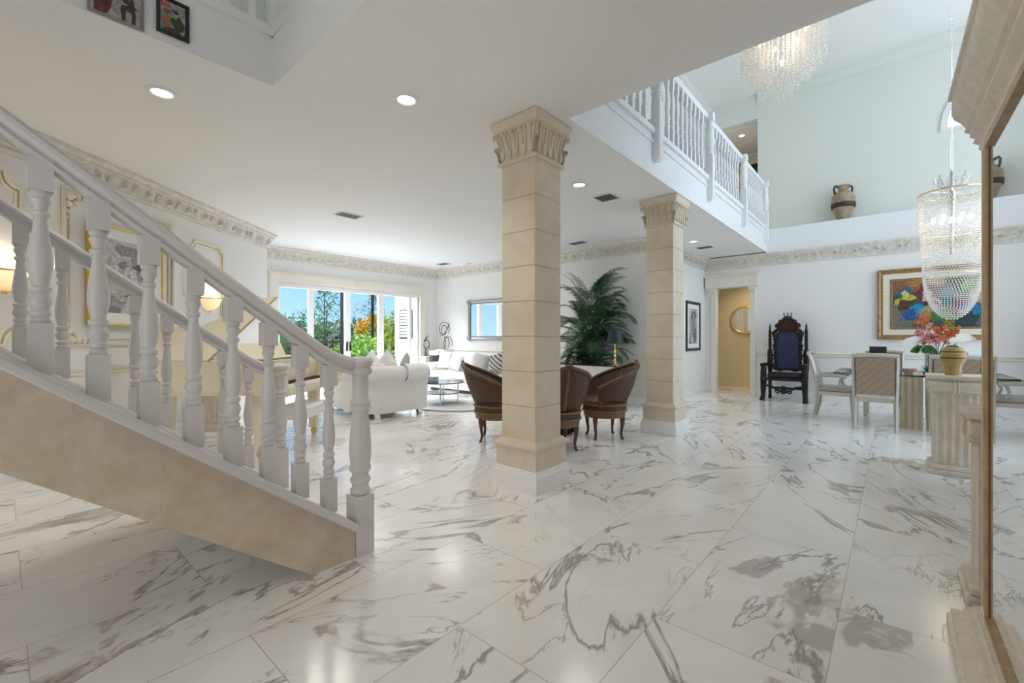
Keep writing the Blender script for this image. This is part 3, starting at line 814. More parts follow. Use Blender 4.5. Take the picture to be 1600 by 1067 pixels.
lm_.materials.clear(); lm_.materials.append(flat((.85,.80,.70)))
bpy.data.objects.remove(fo); bpy.data.curves.remove(fc); lo_.name = 'lettering'

# ================================================================== PIANO CORNER
RD = YAW + PI/2                      # faces away from the slanting wall
x, y = dw(4.875, .002)
t = thing('framed_drawing', 'grey charcoal drawing in a deep gold frame on the slanting wall', 'picture', (x, y, 1.895), RD)
mb = MB(); w, h, dp = .90, 1.05, .085
mb.box(-w/2, -w/2+.022, -dp, 0, -h/2, h/2); mb.box(w/2-.022, w/2, -dp, 0, -h/2, h/2); mb.box(-w/2+.022, w/2-.022, -dp, 0, -h/2, -h/2+.022); mb.box(-w/2+.022, w/2-.022, -dp, 0, h/2-.022, h/2)
mb.build('frame', M['goldleaf'], t, bevel=.004)
mb = MB(); mb.box(-w/2+.02, w/2-.02, -.070, -.066, -h/2+.02, h/2-.02); mb.build('picture_mat', M['mat_w'], t)
tn = NT('charcoal_wash'); n_ = tn.noise(tn.coord(), 5.0, 6, .6, 1.0)
tn.set(**{'Base Color': tn.ramp(n_, [(.35, (.22,.22,.23)), (.48, (.52,.52,.53)), (.62, (.72,.72,.72))]), 'Roughness': .8})
g = lambda v: flat((v, v, v))
art(t, .62, .78, tn.mat, [
    (ell(0,.02,.22,.33), g(.66)), (ell(.12,.12,.11,.16,14,.3), g(.40)), (ell(-.10,.13,.06,.04,12,.2), g(.30)), (ell(.11,.12,.06,.04,12,-.2), g(.16)),
    (ell(.03,-.03,.05,.16,14,.15), g(.76)), (ell(.04,-.13,.06,.035), g(.25)), (ell(.03,-.22,.13,.07), g(.46)), (ell(.03,-.20,.12,.018), g(.18)),
    (ell(-.14,-.10,.06,.15,14,.2), g(.52)), (ell(.17,-.08,.05,.18,14,-.2), g(.30)), (ell(-.02,.29,.20,.05), g(.36))], -.072, 'drawing')
def sconce(label, d, z):
    x, y = dw(d, 0)
    t = thing('wall_sconce', label, 'wall lamp', (x, y, z), RD, 'alabaster wall sconces')
    mb = MB(); mb.lathe([(.02,-.17),(.07,-.15),(.125,-.09),(.155,-.02),(.165,.0),(.158,.0),(.12,-.085),(.06,-.14),(.0,-.155)], 24, (0,-.004,0), 0, PI, 2*PI)
    mb.build('bowl', M['sconceg'], t, smooth=60)
    mb = MB(); mb.tube([(.168*math.cos(PI+PI*i/18), .168*math.sin(PI+PI*i/18)-.004, .004) for i in range(19)], .009, 8); mb.ball((0,-.03,-.175), .02, 8, 6)
    mb.build('rim', M['brass'], t, smooth=60)
    mb = MB(); mb.ball((0,-.06,-.03), .022, 8, 6); mb.build('bulb', M['warm'], t, smooth=90)
    x2, y2 = dw(d, .09)
    ld = bpy.data.lights.new('sconce_lamp', 'POINT'); ld.energy = 2.5; ld.color = (1,.84,.64); ld.shadow_soft_size = .05
    lo = bpy.data.objects.new('sconce_lamp', ld); COL.objects.link(lo); lo.location = (x2, y2, z + .06)
sconce('half bowl wall sconce at the left edge, left of the gold framed drawing', 3.70, 1.80)
sconce('half bowl wall sconce behind the raised piano lid', 6.22, 1.79)

px_, py_ = cam_xy(-3.2, 5.15)
pn = thing('grand_piano', 'ivory grand piano with raised lid behind the staircase', 'piano', (px_, py_, 0), YAW)
def outline(k=0.0):     # rim seen from above; keys at +x, hinge side -y
    P = [(.62-k,-.75+k), (-.45,-.75+k)]
    for i in range(9):
        a = -PI/2 - PI*i/8
        P.append((-.45 + (.36-k)*math.cos(a), -.39 + (.36-k)*math.sin(a)))
    P += [(-.33,-.03-k), (-.22,.05-k), (-.10,.25-k), (0,.50-k), (.10,.66-k), (.24,.74-k), (.62-k,.75-k)]
    return P
mb = MB(); mb.prism(outline(), .685, .955); mb.build('case', M['piano'], pn, smooth=30, bevel=.006)
mb = MB(); O, I = outline(), outline(.035)
n = len(O); mb.add([(a,b,.955) for a,b in O]+[(a,b,1.0) for a,b in O]+[(a,b,1.0) for a,b in I]+[(a,b,.955) for a,b in I],
    [(i,(i+1)%n,n+(i+1)%n,n+i) for i in range(n)]+[(n+i,n+(i+1)%n,2*n+(i+1)%n,2*n+i) for i in range(n)]+[(2*n+i,2*n+(i+1)%n,3*n+(i+1)%n,3*n+i) for i in range(n)])
mb.build('rim', M['piano'], pn, smooth=30)
mb = MB(); mb.prism(outline(.036), .955, .965); mb.build('soundboard', M['piano_in'], pn)
mb = MB(); mb.prism([(a*1.0, b*1.0) for a, b in outline(-.012)], .665, .686); mb.build('base_moulding', M['piano'], pn, smooth=30)
# key end
mb = MB()
mb.box(.60,.93,-.75,-.66,.66,.98); mb.box(.60,.93,.66,.75,.66,.98); mb.box(.60,.92,-.66,.66,.64,.72); mb.box(.58,.63,-.66,.66,.72,.95); mb.box(.90,.93,-.66,.66,.66,.735)
mb.build('key_bed', M['piano'], pn, bevel=.01)
mb = MB()
for i in range(52):
    yy = -.62 + 1.24*i/52; mb.box(.66,.895,yy+.0008,yy+1.24/52-.0008,.72,.742)
mb.build('white_keys', M['ivory'], pn)
mb = MB()
for i in range(51):
    if i % 7 in (2, 6): continue
    yy = -.62 + 1.24*(i+1)/52; mb.box(.64,.79,yy-.006,yy+.006,.742,.754)
mb.build('black_keys', M['black'], pn)
mb = MB(); mb.box(.33,.60,-.70,.70,.968,.985); mb.hexa([(.30,-.5,.985),(.325,-.5,.985),(.325,.5,.985),(.30,.5,.985)],[(.22,-.5,1.18),(.24,-.5,1.18),(.24,.5,1.18),(.22,.5,1.18)]); mb.build('music_desk', M['piano'], pn, bevel=.004)
# lid, hinged on the near long side
mb = MB(); LT = math.radians(30.5)
LO = [(.17,-.75),(-.45,-.75)] + [(-.45+.36*math.cos(-PI/2-PI*i/8), -.39+.36*math.sin(-PI/2-PI*i/8)) for i in range(9)] + [(-.33,-.03),(-.22,.12),(-.12,.38),(-.04,.58),(.06,.70),(.17,.73)]
mb.M = Matrix.Translation((0,-.75,1.0)) @ Matrix.Rotation(LT, 4, 'X') @ Matrix.Translation((0,.75,0))
mb.prism(LO, .0, .022)
mb.build('lid', M['piano'], pn, smooth=30, bevel=.004)
mb = MB(); mb.M = Matrix.Translation((0,-.75,1.0)) @ Matrix.Rotation(LT, 4, 'X') @ Matrix.Translation((0,.75,0))
mb.box(.172,.186,-.74,.73,.002,.020); mb.build('lid_hinge', M['piano_in'], pn)
mb = MB(); mb.box(.19,.43,-.752,.70,1.0,1.02); mb.build('front_flap', M['piano'], pn, bevel=.004)
mb = MB(); mb.tube([(.05,.62,.96),(.05,.34,1.62)], .012, 8); mb.build('prop_stick', M['piano'], pn)
for lx, ly in ((.62,-.62),(.62,.60),(-.52,-.38)):
    mb = MB(); mb.hexa([(lx-.045,ly-.045,.10),(lx+.045,ly-.045,.10),(lx+.045,ly+.045,.10),(lx-.045,ly+.045,.10)], [(lx-.065,ly-.065,.665),(lx+.065,ly-.065,.665),(lx+.065,ly+.065,.665),(lx-.065,ly+.065,.665)])
    mb.box(lx-.055,lx+.055,ly-.055,ly+.055,.09,.13)
    lg = mb.build('leg', M['piano'], pn, bevel=.008)
    mb = MB(); mb.lathe([(0,-.02),(.035,-.018),(.045,0),(.035,.018),(0,.02)], 14); 
    for v in range(len(mb.v)): a_, b_, c_ = mb.v[v]; mb.v[v] = (lx + a_, ly + c_, .045 + b_)
    mb.box(lx-.02, lx+.02, ly-.03, ly+.03, .05, .095)
    mb.build('caster', M['brass'], lg, smooth=40)
mb = MB(); mb.box(.20,.30,-.14,.14,.16,.26); mb.tube([(.25,-.1,.24),(.30,-.12,.68)], .012, 8); mb.tube([(.25,.1,.24),(.30,.12,.68)], .012, 8); mb.build('pedal_lyre', M['piano'], pn)
mb = MB()
for k in (-.08, 0, .08): mb.box(.29,.40,k-.015,k+.015,.19,.20)
mb.build('pedal', M['brass'], pn)

bx, by = cam_xy(-2.36, 5.0)
t = thing('piano_bench', 'white piano bench with slim tapered legs by the keyboard', 'bench', (bx, by, 0), YAW)
mb = MB(); mb.box(-.17,.17,-.33,.33,.45,.50); mb.build('seat', M['trimw'], t, bevel=.012)
mb = MB(); mb.box(-.155,.155,-.31,.31,.37,.45); mb.build('apron', M['trimw'], t, bevel=.004)
for sx in (-1,1):
    for sy in (-1,1):
        lx, ly = sx*.135, sy*.29
        mb = MB(); mb.hexa([(lx-.014,ly-.014,0),(lx+.014,ly-.014,0),(lx+.014,ly+.014,0),(lx-.014,ly+.014,0)], [(lx-.024,ly-.024,.40),(lx+.024,ly-.024,.40),(lx+.024,ly+.024,.40),(lx-.024,ly+.024,.40)]); mb.build('leg', M['trimw'], t)
def fluted(mb, w, d, z0, z1, nf, dep=.012):      # rectangular shaft with vertical flutes
    P = []
    def side(ax, ay, bx_, by_):
        dx, dy = bx_-ax, by_-ay; L_ = math.hypot(dx, dy); ux, uy = dx/L_, dy/L_; nx, ny = -uy, ux
        for i in range(nf):
            for t_ in (0,.12,.3,.5,.7,.88):
                s_ = L_*(.06 + .88*(i + t_)/nf); q = dep*math.sin(PI*min(1,max(0,(t_-.12)/.76))) if t_ > .1 else 0
                P.append((ax + ux*s_ + nx*q, ay + uy*s_ + ny*q))
    P2 = [(-w,-d),(w,-d),(w,d),(-w,d)]
    for k in range(4):
        P.append(P2[k]); side(*P2[k], *P2[(k+1)%4])
    mb.prism(P, z0, z1)
fx, fy = cam_xy(-4.04, 6.02)
t = thing('fluted_plinth', 'low fluted cream plinth on the floor under the piano, against the slanting wall', 'pedestal', (fx, fy, 0), YAW)
mb = MB(); mb.box(-.16,.16,-.16,.16,0,.05); mb.box(-.145,.145,-.145,.145,.05,.09); mb.build('base', M['cast'], t, bevel=.006)
mb = MB(); fluted(mb, .125, .125, .09, .54, 5); mb.build('shaft', M['cast'], t)
mb = MB(); mb.box(-.16,.16,-.16,.16,.54,.60); mb.build('cap', M['cast'], t, bevel=.006)

# ================================================================== LIVING ROOM
def pillow(name, label, loc, w, h, th, rot, mt, group=None, parent=None):
    mb = MB(); n = 12; vs = []; fs = []
    for s in (-1, 1):
        for i in range(n+1):
            for j in range(n+1):
                u, v = 2*i/n-1, 2*j/n-1
                e = (1-u**4)*(1-v**4)
                pinch = 1 - .10*(abs(u*v))**1.5*0 - .06*(1-abs(v)**2)*abs(u)**3 - .06*(1-abs(u)**2)*abs(v)**3*0
                vs.append((u*w/2*(1-.05*(1-v*v)*abs(u)), s*th/2*max(0,e)**.55, v*h/2*(1-.05*(1-u*u)*abs(v))))
    N = (n+1)*(n+1)
    for s in range(2):
        for i in range(n):
            for j in range(n):
                a = s*N + i*(n+1)+j; q = (a, a+1, a+n+2, a+n+1)
                fs.append(q if s else q[::-1])
    mb.add(vs, fs)
    o = mb.build(name, mt, parent, smooth=180)
    o.location = loc; o.rotation_euler = rot
    if label: tag(o, label, 'cushion', group)
    return o
s_ = thing('love_seat', 'white love seat with rolled back, seen from behind past the stair newel', 'sofa', (-6.68, 4.12, 0))
SW, SD = .86, .50
P = [(.80, .52), (.80, -.30)]      # right arm then back then left arm (travel so that the outside is on the right)
def rc(cx, cy, r, a0, a1, n=6): return [(cx + r*math.cos(a0+(a1-a0)*i/n), cy + r*math.sin(a0+(a1-a0)*i/n)) for i in range(n+1)]
path = [(-SW+.06, SD)] + rc(-SW+.24, -SD+.22, .20, PI, 1.5*PI) + rc(SW-.24, -SD+.22, .20, 1.5*PI, 2*PI) + [(SW-.04, SD)]
path = path[::-1]
inner = [(0,.085),(.015,.20),(.02,.40),(.015,.555),(.035,.575),(.075,.60),(.10,.655),(.095,.72),(.06,.775),(0,.802),(-.08,.805),(-.15,.775),(-.19,.71),(-.195,.62),(-.18,.56),(-.18,.085)]
mb = MB(); mb.sweep(path, [(-o, z) for o, z in inner])
# travel reversed: outside lies to the left, so the profile is mirrored
mb.build('frame', M['white_fab'], s_, smooth=60)
mb = MB(); mb.box(-.62,.62,-.30,.50,.085,.30); mb.build('base', M['white_fab'], s_, bevel=.03)
for k in (-1, 1):
    mb = MB(); mb.box(k*.31-.30, k*.31+.30, -.28, .53, .30, .46); mb.build('seat_cushion', M['white_fab'], s_, bevel=.05, seg=3, smooth=40)
    mb = MB(); mb.box(k*.31-.29, k*.31+.29, -.30, -.10, .46, .84); mb.build('back_cushion', M['white_fab'], s_, bevel=.07, seg=3, smooth=40)
for fx_, fy_ in ((-.72,-.36),(.72,-.36),(-.72,.42),(.72,.42)):
    mb = MB(); mb.box(fx_-.03, fx_+.03, fy_-.03, fy_+.03, 0, .085); mb.build('foot', M['chrome'], s_)
pillow('throw_pillow', 'white pointed cushion leaning inside the left end of the love seat', (-6.99, 4.29, .78), .38, .38, .15, (-.2, .65, .1), M['pillow'], 'cushions on the love seat')
pillow('throw_pillow', 'white cushion peeking over the middle of the love seat back', (-6.52, 4.29, .79), .38, .38, .15, (-.2, .75, .0), M['pillow'], 'cushions on the love seat')
pillow('throw_pillow', 'grey cushion leaning against the right arm of the love seat', (-6.235, 4.46, .76), .38, .36, .12, (-.1, .5, -.9), M['pillow_g'], 'cushions on the love seat')
mb = MB()
pr = [(.022,.545),(.043,.566),(.083,.592),(.110,.653),(.105,.724),(.066,.784),(.004,.812),(-.08,.815),(-.155,.785)]
pr2 = [(o-.006, z-.006) for o, z in pr]
mb.sweep([(SW-.04, .44), (SW-.04, .05)], [(-o-.016, z+.014) for o, z in pr] + [(-o-.016, z+.014) for o, z in pr2[::-1]])
for i in range(len(mb.v)): a_, b_, c_ = mb.v[i]; mb.v[i] = (a_, b_, c_)
o = mb.build('throw_blanket', M['throw'], None, smooth=60); o.location = (-6.68, 4.12, 0)
tag(o, 'white throw draped over the right rolled arm of the love seat', 'blanket')

rg = MB(); R_ = [(.98*math.cos(2*PI*i/48), .64*math.sin(2*PI*i/48)) for i in range(48)]
t = thing('rug', 'oval white shag rug with thin dark border under the coffee table', 'rug', (-6.33, 5.37, 0))
mb = MB(); mb.prism([(a*1.02, b*1.02) for a, b in R_], 0, .008); mb.build('border', M['rug_edge'], t)
mb = MB(); mb.prism(R_, .008, .022); mb.build('pile', M['rug'], t, smooth=30)
t = thing('coffee_table', 'round two-tier glass coffee table on the white rug', 'coffee table', (-6.42, 5.42, .022))
mb = MB(); mb.lathe([(0,.388),(.42,.388),(.425,.394),(.42,.40),(0,.40)], 40); mb.build('table_top', M['glass'], t, smooth=40)
mb = MB(); mb.lathe([(.418,.386),(.428,.386),(.428,.402),(.418,.402),(.418,.386)], 40); mb.build('top_edge', M['gedge'], t, smooth=40)
mb = MB(); mb.lathe([(0,.19),(.32,.19),(.325,.196),(.32,.202),(0,.202)], 36); mb.build('lower_shelf', M['glass'], t, smooth=40)
mb = MB(); mb.lathe([(.318,.188),(.328,.188),(.328,.204),(.318,.204),(.318,.188)], 36); mb.build('shelf_edge', M['gedge'], t, smooth=40)
for k in range(4):
    a = PI/4 + k*PI/2
    mb = MB(); mb.tube([(.30*math.cos(a), .30*math.sin(a), 0), (.30*math.cos(a), .30*math.sin(a), .388)], .016, 10); mb.build('leg', M['chrome'], t, smooth=60)
mb = MB(); mb.box(-.09,.09,-.06,.06,0,.07); mb.box(-.095,.095,-.065,.065,.07,.085)
o = mb.build('keepsake_box', M['bluebox'], None, bevel=.004, loc=(-6.60, 5.36, .423), rz=.5); tag(o, 'pale blue lidded box on the glass coffee table', 'box')

sec = thing('sectional_sofa', 'long white sectional sofa along the mirror wall', 'sofa', (-7.1, 7.0, 0))
pl = [(-1.35,.62),(-1.35,-.30)] + [(.55,-.30)] + rc(1.02,-.42,.46,PI,2*PI,14) + [(1.48,.62)]
mb = MB(); mb.prism(pl[::-1] if False else pl, .07, .31); mb.build('base', M['white_fab'], sec, bevel=.03, smooth=40)
mb = MB(); mb.prism([(a*.995, b if b < .2 else .36) for a, b in pl], .31, .46); mb.build('seat_cushion', M['white_fab'], sec, bevel=.045, seg=3, smooth=40)
mb = MB(); mb.box(-1.38,1.50,.34,.64,.07,.90); mb.build('backrest', M['white_fab'], sec, bevel=.09, seg=4, smooth=40)
mb = MB(); mb.box(-1.46,-1.30,-.28,.64,.07,.66); mb.build('armrest', M['white_fab'], sec, bevel=.07, seg=4, smooth=40)
for q in range(2):
    mb = MB(); mb.box(-1.27+q*.92,-.39+q*.92,.18,.40,.46,.86); mb.build('back_cushion', M['white_fab'], sec, bevel=.08, seg=4, smooth=40)
mb = MB(); mb.lathe([(.40,0),(.42,.07),(0,.07)], 24, (1.02,-.42,0)); mb.box(-1.30,1.40,-.25,.55,0,.07); mb.build('plinth', M['black'], sec)
ox, oy = -7.1, 7.0
for lab, lx, ly, lz, rt, mt, w in (
    ('plain white cushion at the left end of the sectional, beside the basket', -1.02, .10, .69, (-.3,.05,.15), 'pillow', .40),
    ('white cushion leaning second from the left on the sectional', -.58, .06, .67, (-.4,.3,-.2), 'pillow', .38),
    ('white cushion third from the left on the sectional', -.16, .10, .68, (-.35,-.1,.1), 'pillow', .38),
    ('grey cushion on the sectional just left of the dark striped cushion', .22, .08, .67, (-.3,.15,.05), 'pillow_g', .36),
    ('dark striped fur cushion on the sectional beside the near column edge', .68, .06, .68, (-.3,-.25,.0), 'pillow_f', .40)):
    pillow('throw_pillow', lab, (ox+lx, oy+ly-.13, lz+.03), w, w, .16, (rt[0]*.7, rt[1], rt[2]), M[mt], 'cushions on the sectional')

t = thing('wall_mirror', 'silver framed horizontal mirror above the white sectional', 'mirror', (-7.0, 7.695, 1.68))
frame_mb(2.14, .96, .085, .05).build('frame', M['silver'], t)
mb = MB()
for sx in (-1,1):
    for sz in (-1,1): mb.lathe([(0,.0),(.065,.0),(.07,.02),(.05,.04),(.02,.05),(0,.05)], 16)
mb2 = MB(); base = mb.v; fsx = mb.f
k = len(base)//4; kf = len(fsx)//4
for q, (sx, sz) in enumerate(((-1,-1),(-1,1),(1,-1),(1,1))):
    mb2.add([(sx*1.03 + a, -.03 - c, sz*.44 + b) for a, b, c in base[:k]], fsx[:kf])
mb2.build('corner_rosette', M['silver'], t, smooth=50)
mb = MB(); mb.box(-1.0,1.0,-.012,-.006,-.41,.41); mb.build('mirror_glass', M['mirror'], t)

def ped_box(name, label, x, y, h, w=.15):
    t = thing(name, label, 'pedestal', (x, y, 0), 0, 'white display pedestals')
    mb = MB(); mb.box(-w,w,-w,w,0,h-.03); mb.build('body', M['trimw'], t, bevel=.006)
    mb = MB(); mb.box(-w-.02,w+.02,-w-.02,w+.02,h-.03,h); mb.build('top', M['trimw'], t, bevel=.006)
ped_box('display_pedestal', 'taller white pedestal under the large wire sculpture', -8.76, 7.48, .95, .13)
ped_box('display_pedestal', 'shorter white pedestal under the small wire figure beside the window', -9.08, 7.14, .78, .12)
def wire(name, label, x, y, z, strokes, k, rz=0.0):
    t = thing(name, label, 'sculpture', (x, y, z), rz)
    mb = MB(); mb.lathe([(0,0),(.07,0),(.07,.012),(0,.012)], 18); mb.build('base', M['iron'], t)
    mb = MB()
    for s in strokes: mb.tube([(a*k, c*k if True else 0, b*k) for a, b, c in s], .0085, 6)
    mb.build('wire_figure', M['iron'], t, smooth=60)
cv = lambda cx, cz, r, a0, a1, sq=1.0, n=14, y0=0, y1=0: [(cx + r*math.cos(a0+(a1-a0)*i/n), cz + r*sq*math.sin(a0+(a1-a0)*i/n), y0+(y1-y0)*i/n) for i in range(n+1)]
wire('wire_sculpture', 'large bent iron wire sculpture in the corner beside the window', -8.76, 7.48, .95, [
    [(0,.01,0),(-.02,.15,0),(.0,.34,.02)], [(.0,.34,.02),(.12,.30,.03),(.17,.18,.03),(.15,.05,.02)], [(.0,.34,.02),(.06,.28,-.02),(.08,.16,-.03),(.05,.05,-.02)],
    [(.0,.34,0),(.22,.33,.02),(.28,.20,.04),(.26,.10,.04)], cv(-.02,.55,.22,-.6,PI+.9,.85,18,0,.03), [(-.02-.15,.36,0),(-.05,.40,.02),(.05,.52,.04),(.16,.72,.05)],
    cv(-.03,.52,.11,0,1.9*PI,1.2,14,.03,.0)], .95)
wire('wire_sculpture', 'small bent iron wire figure on the short pedestal', -9.08, 7.14, .78, [
    [(-.03,.01,0),(-.03,.16,0),(-.08,.22,.02),(-.12,.30,.02)], [(.03,.01,0),(.03,.15,0),(.0,.20,0)], cv(.0,.30,.12,-2.6,2.2,.85,14,0,.03), [(-.12,.30,.02),(-.05,.40,.02),(.07,.52,.03)], [(-.10,.36,.02),(-.04,.50,.03)], [(.0,.2,0),(.10,.19,.02),(.11,.30,.02)]], 1.0)
t = thing('basket', 'tall dark wicker basket holding a white blanket beside the sectional', 'basket', (-8.74, 7.14, 0))
mb = MB(); mb.lathe([(.09,0),(.105,.3),(.125,.80),(.115,.80),(.09,.05),(0,.05)], 22); mb.build('basket_body', M['wicker'], t, smooth=50)
o = MB(); 
for a, b, c, r in ((0,0,.84,.13),(.05,.03,.88,.09),(-.06,-.02,.87,.09)): o.ball((a,b,c),(r,r,r*.6),14,8)
tag(o.build('blanket', M['throw'], None, smooth=90, loc=(-8.74, 7.14, .0)), 'white blanket bunched in the top of the wicker basket', 'blanket')

# ================================================================== PALM, CONSOLE, GAME TABLE
t = thing('console_table', 'glass topped console with pale marble base in front of the palm', 'console table', (-4.15, 6.86, 0))
mb = MB(); mb.box(-.92,.78,-.17,.17,.755,.770); mb.build('glass_top', M['glass'], t)
mb = MB(); mb.box(-.925,.785,-.176,-.170,.754,.771); mb.box(-.925,.785,.170,.176,.754,.771); mb.box(-.926,-.92,-.17,.17,.754,.771); mb.box(.78,.786,-.17,.17,.754,.771); mb.build('top_edge', M['gedge'], t)
mb = MB(); mb.box(-.70,.56,-.10,.10,0,.755); mb.build('base', M['tread'], t, bevel=.006)
t = thing('table_lamp', 'brass table lamp with a black shade on the console beside the palm', 'lamp', (-3.60, 6.86, .771))
mb = MB(); mb.lathe([(0,0),(.06,0),(.062,.012),(.03,.03),(.014,.05),(.02,.07),(.026,.09),(.012,.11),(.010,.125),(.022,.145),(.026,.165),(.012,.185),(.010,.20),(.02,.215),(.022,.235),(.010,.255),(.008,.37),(0,.37)], 18); mb.build('stem', M['brass'], t, smooth=50)
mb = MB(); mb.tube([(.0,0,.26),(.05,0,.275),(.075,0,.30),(.06,0,.325),(.02,0,.32)], .007, 8); mb.tube([(0,0,.30),(-.03,0,.32),(-.035,0,.345),(-.01,0,.35)], .006, 8); mb.build('arm', M['brass'], t, smooth=60)
mb = MB(); mb.lathe([(.145,.375),(.105,.60),(.102,.60),(.142,.375)], 28); mb.lathe([(.0,.598),(.104,.598)], 28); mb.build('lamp_shade', M['shade'], t, smooth=50)
mb = MB(); mb.ball((0,0,.41), .025, 10, 8); mb.build('bulb', M['warm'], t, smooth=90)

random.seed(11)
t = thing('potted_palm', 'tall feathery green palm in a dark pot between column and lamp', 'palm', (-4.32, 7.28, 0))
mb = MB(); mb.lathe([(.15,0),(.20,.34),(.215,.36),(.215,.40),(.19,.40),(.18,.37),(0,.36)], 24); pt = mb.build('pot', M['pot'], t, smooth=40)
mb = MB(); mb.lathe([(0,.375),(.178,.375)], 20); mb.build('soil', M['soil'], pt)
cm, fm = MB(), MB()
def frond(base, az, elev, Ln, droop, nl=30, lw=.016, ll=.24):
    p = Vector(base); d = Vector((math.cos(az)*math.cos(elev), math.sin(az)*math.cos(elev), math.sin(elev)))
    seg = 12; pts = [p.copy()]
    for i in range(seg):
        p = p + d * (Ln/seg); d = (d + Vector((0,0,-droop/seg*(.4+1.4*i/seg)))).normalized(); pts.append(p.copy())
    for q in pts:      # keep clear of the wall behind and the console in front
        if q.y > .36: q.y = .36 - (q.y-.36)*.2
        if q.z < 1.0 and q.y < -.20: q.y = -.20
    cm.tube(pts, [.007*(1-.8*i/seg) for i in range(seg+1)], 5)
    for k in range(nl):
        f = .22 + .78*k/nl; fi = f*seg; i = min(seg-1, int(fi)); q = pts[i].lerp(pts[i+1], fi-i)
        tg = (pts[i+1]-pts[i]).normalized(); sd = tg.cross(Vector((0,0,1)))
        if sd.length < .05: sd = Vector((1,0,0))
        sd.normalize(); up = sd.cross(tg)
        L_ = ll*(math.sin(PI*min(1, .15+.85*f))**.6 + .12)*random.uniform(.85,1.1)
        for s in (-1,1):
            dr = (sd*s*.80 + tg*.55 + up*.15).normalized()
            a = q; b = q + dr*L_*.5 + Vector((0,0,-.01)); c = q + dr*L_ + Vector((0,0,-L_*.32))
            w = tg.cross(dr).cross(dr).normalized() * lw * .5
            for v_ in (b, c):
                if v_.y > .38: v_.y = .38
                if v_.z < .95 and v_.y < -.22: v_.y = -.22
            fm.add([tuple(a-w*.6), tuple(a+w*.6), tuple(b+w), tuple(b-w), tuple(c)], [(0,1,2,3),(3,2,4)])
for i in range(9):
    a = 2*PI*i/9 + random.uniform(-.3,.3); r = random.uniform(.04,.13)
    top = Vector((r*math.cos(a)*1.5, r*math.sin(a)*1.1, random.uniform(1.15,1.95)))
    b0 = (r*math.cos(a), r*math.sin(a), .37)
    cm.tube([b0, tuple(Vector(b0).lerp(top,.5)+Vector((0,0,.02))), tuple(top)], [.019,.016,.012], 7)
    for k in range(9):
        az = a + random.uniform(-1.8,1.8)
        frond(top + Vector((0,0,-.09*k)), az, random.uniform(.7,1.3) - .06*k, random.uniform(.6,.98), random.uniform(1.3,2.4), 26, .017, .20)
for i in range(10):
    az = random.uniform(1.2, 5.0); frond((.08*math.cos(az), .08*math.sin(az), random.uniform(.45,.8)), az, random.uniform(.5,1.0), random.uniform(.5,.75), 1.4, 20, .016, .17)
for (az, el, L_, z) in ((-.1,.95,.9,1.75),(-.3,1.05,.9,1.9),(.1,1.1,.95,1.95),(-.5,.9,.8,1.6),(.0,.75,.8,1.45),(-.2,1.2,.8,1.8),(2.9,1.0,.9,1.8),(3.4,1.1,.9,1.7),(-.2,1.15,1.2,1.3),(3.3,1.2,1.25,1.45),(3.0,1.3,1.3,1.5),(3.6,1.35,1.25,1.4)):
    frond((random.uniform(-.05,.05), 0, z), az, el, L_, 1.7, 28, .018, .23)
cm.build('cane', M['stem'], t, smooth=60); fm.build('foliage', M['palm'], t)

tx, ty = cam_xy(.50, 5.86)
t = thing('game_table', 'round glass topped table with carved dark pedestal, ringed by cane chairs', 'table', (tx, ty, 0))
mb = MB(); mb.lathe([(0,.722),(.475,.722),(.48,.73),(.475,.738),(0,.738)], 48); mb.build('glass_top', M['glass'], t, smooth=40)
mb = MB(); mb.lathe([(.474,.718),(.486,.718),(.486,.742),(.474,.742),(.474,.718)], 48); mb.build('top_edge', M['gedge'], t, smooth=40)
mb = MB(); mb.lathe([(0,0),(.30,0),(.31,.02),(.29,.05),(.16,.08),(.10,.14),(.085,.22),(.12,.30),(.13,.38),(.09,.48),(.075,.56),(.11,.64),(.20,.70),(.21,.722),(0,.722)], 28); pd = mb.build('pedestal', M['darkwood'], t, smooth=50)
mb = MB()
for k in range(4):
    a = k*PI/2 + .4; c, s = math.cos(a), math.sin(a)
    mb.tube([(c*.08,s*.08,.34),(c*.20,s*.20,.24),(c*.29,s*.29,.12),(c*.34,s*.34,.05),(c*.30,s*.30,.035)], [.05,.05,.045,.045,.03], 10)
mb.build('scroll_foot', M['darkwood'], pd, smooth=60)

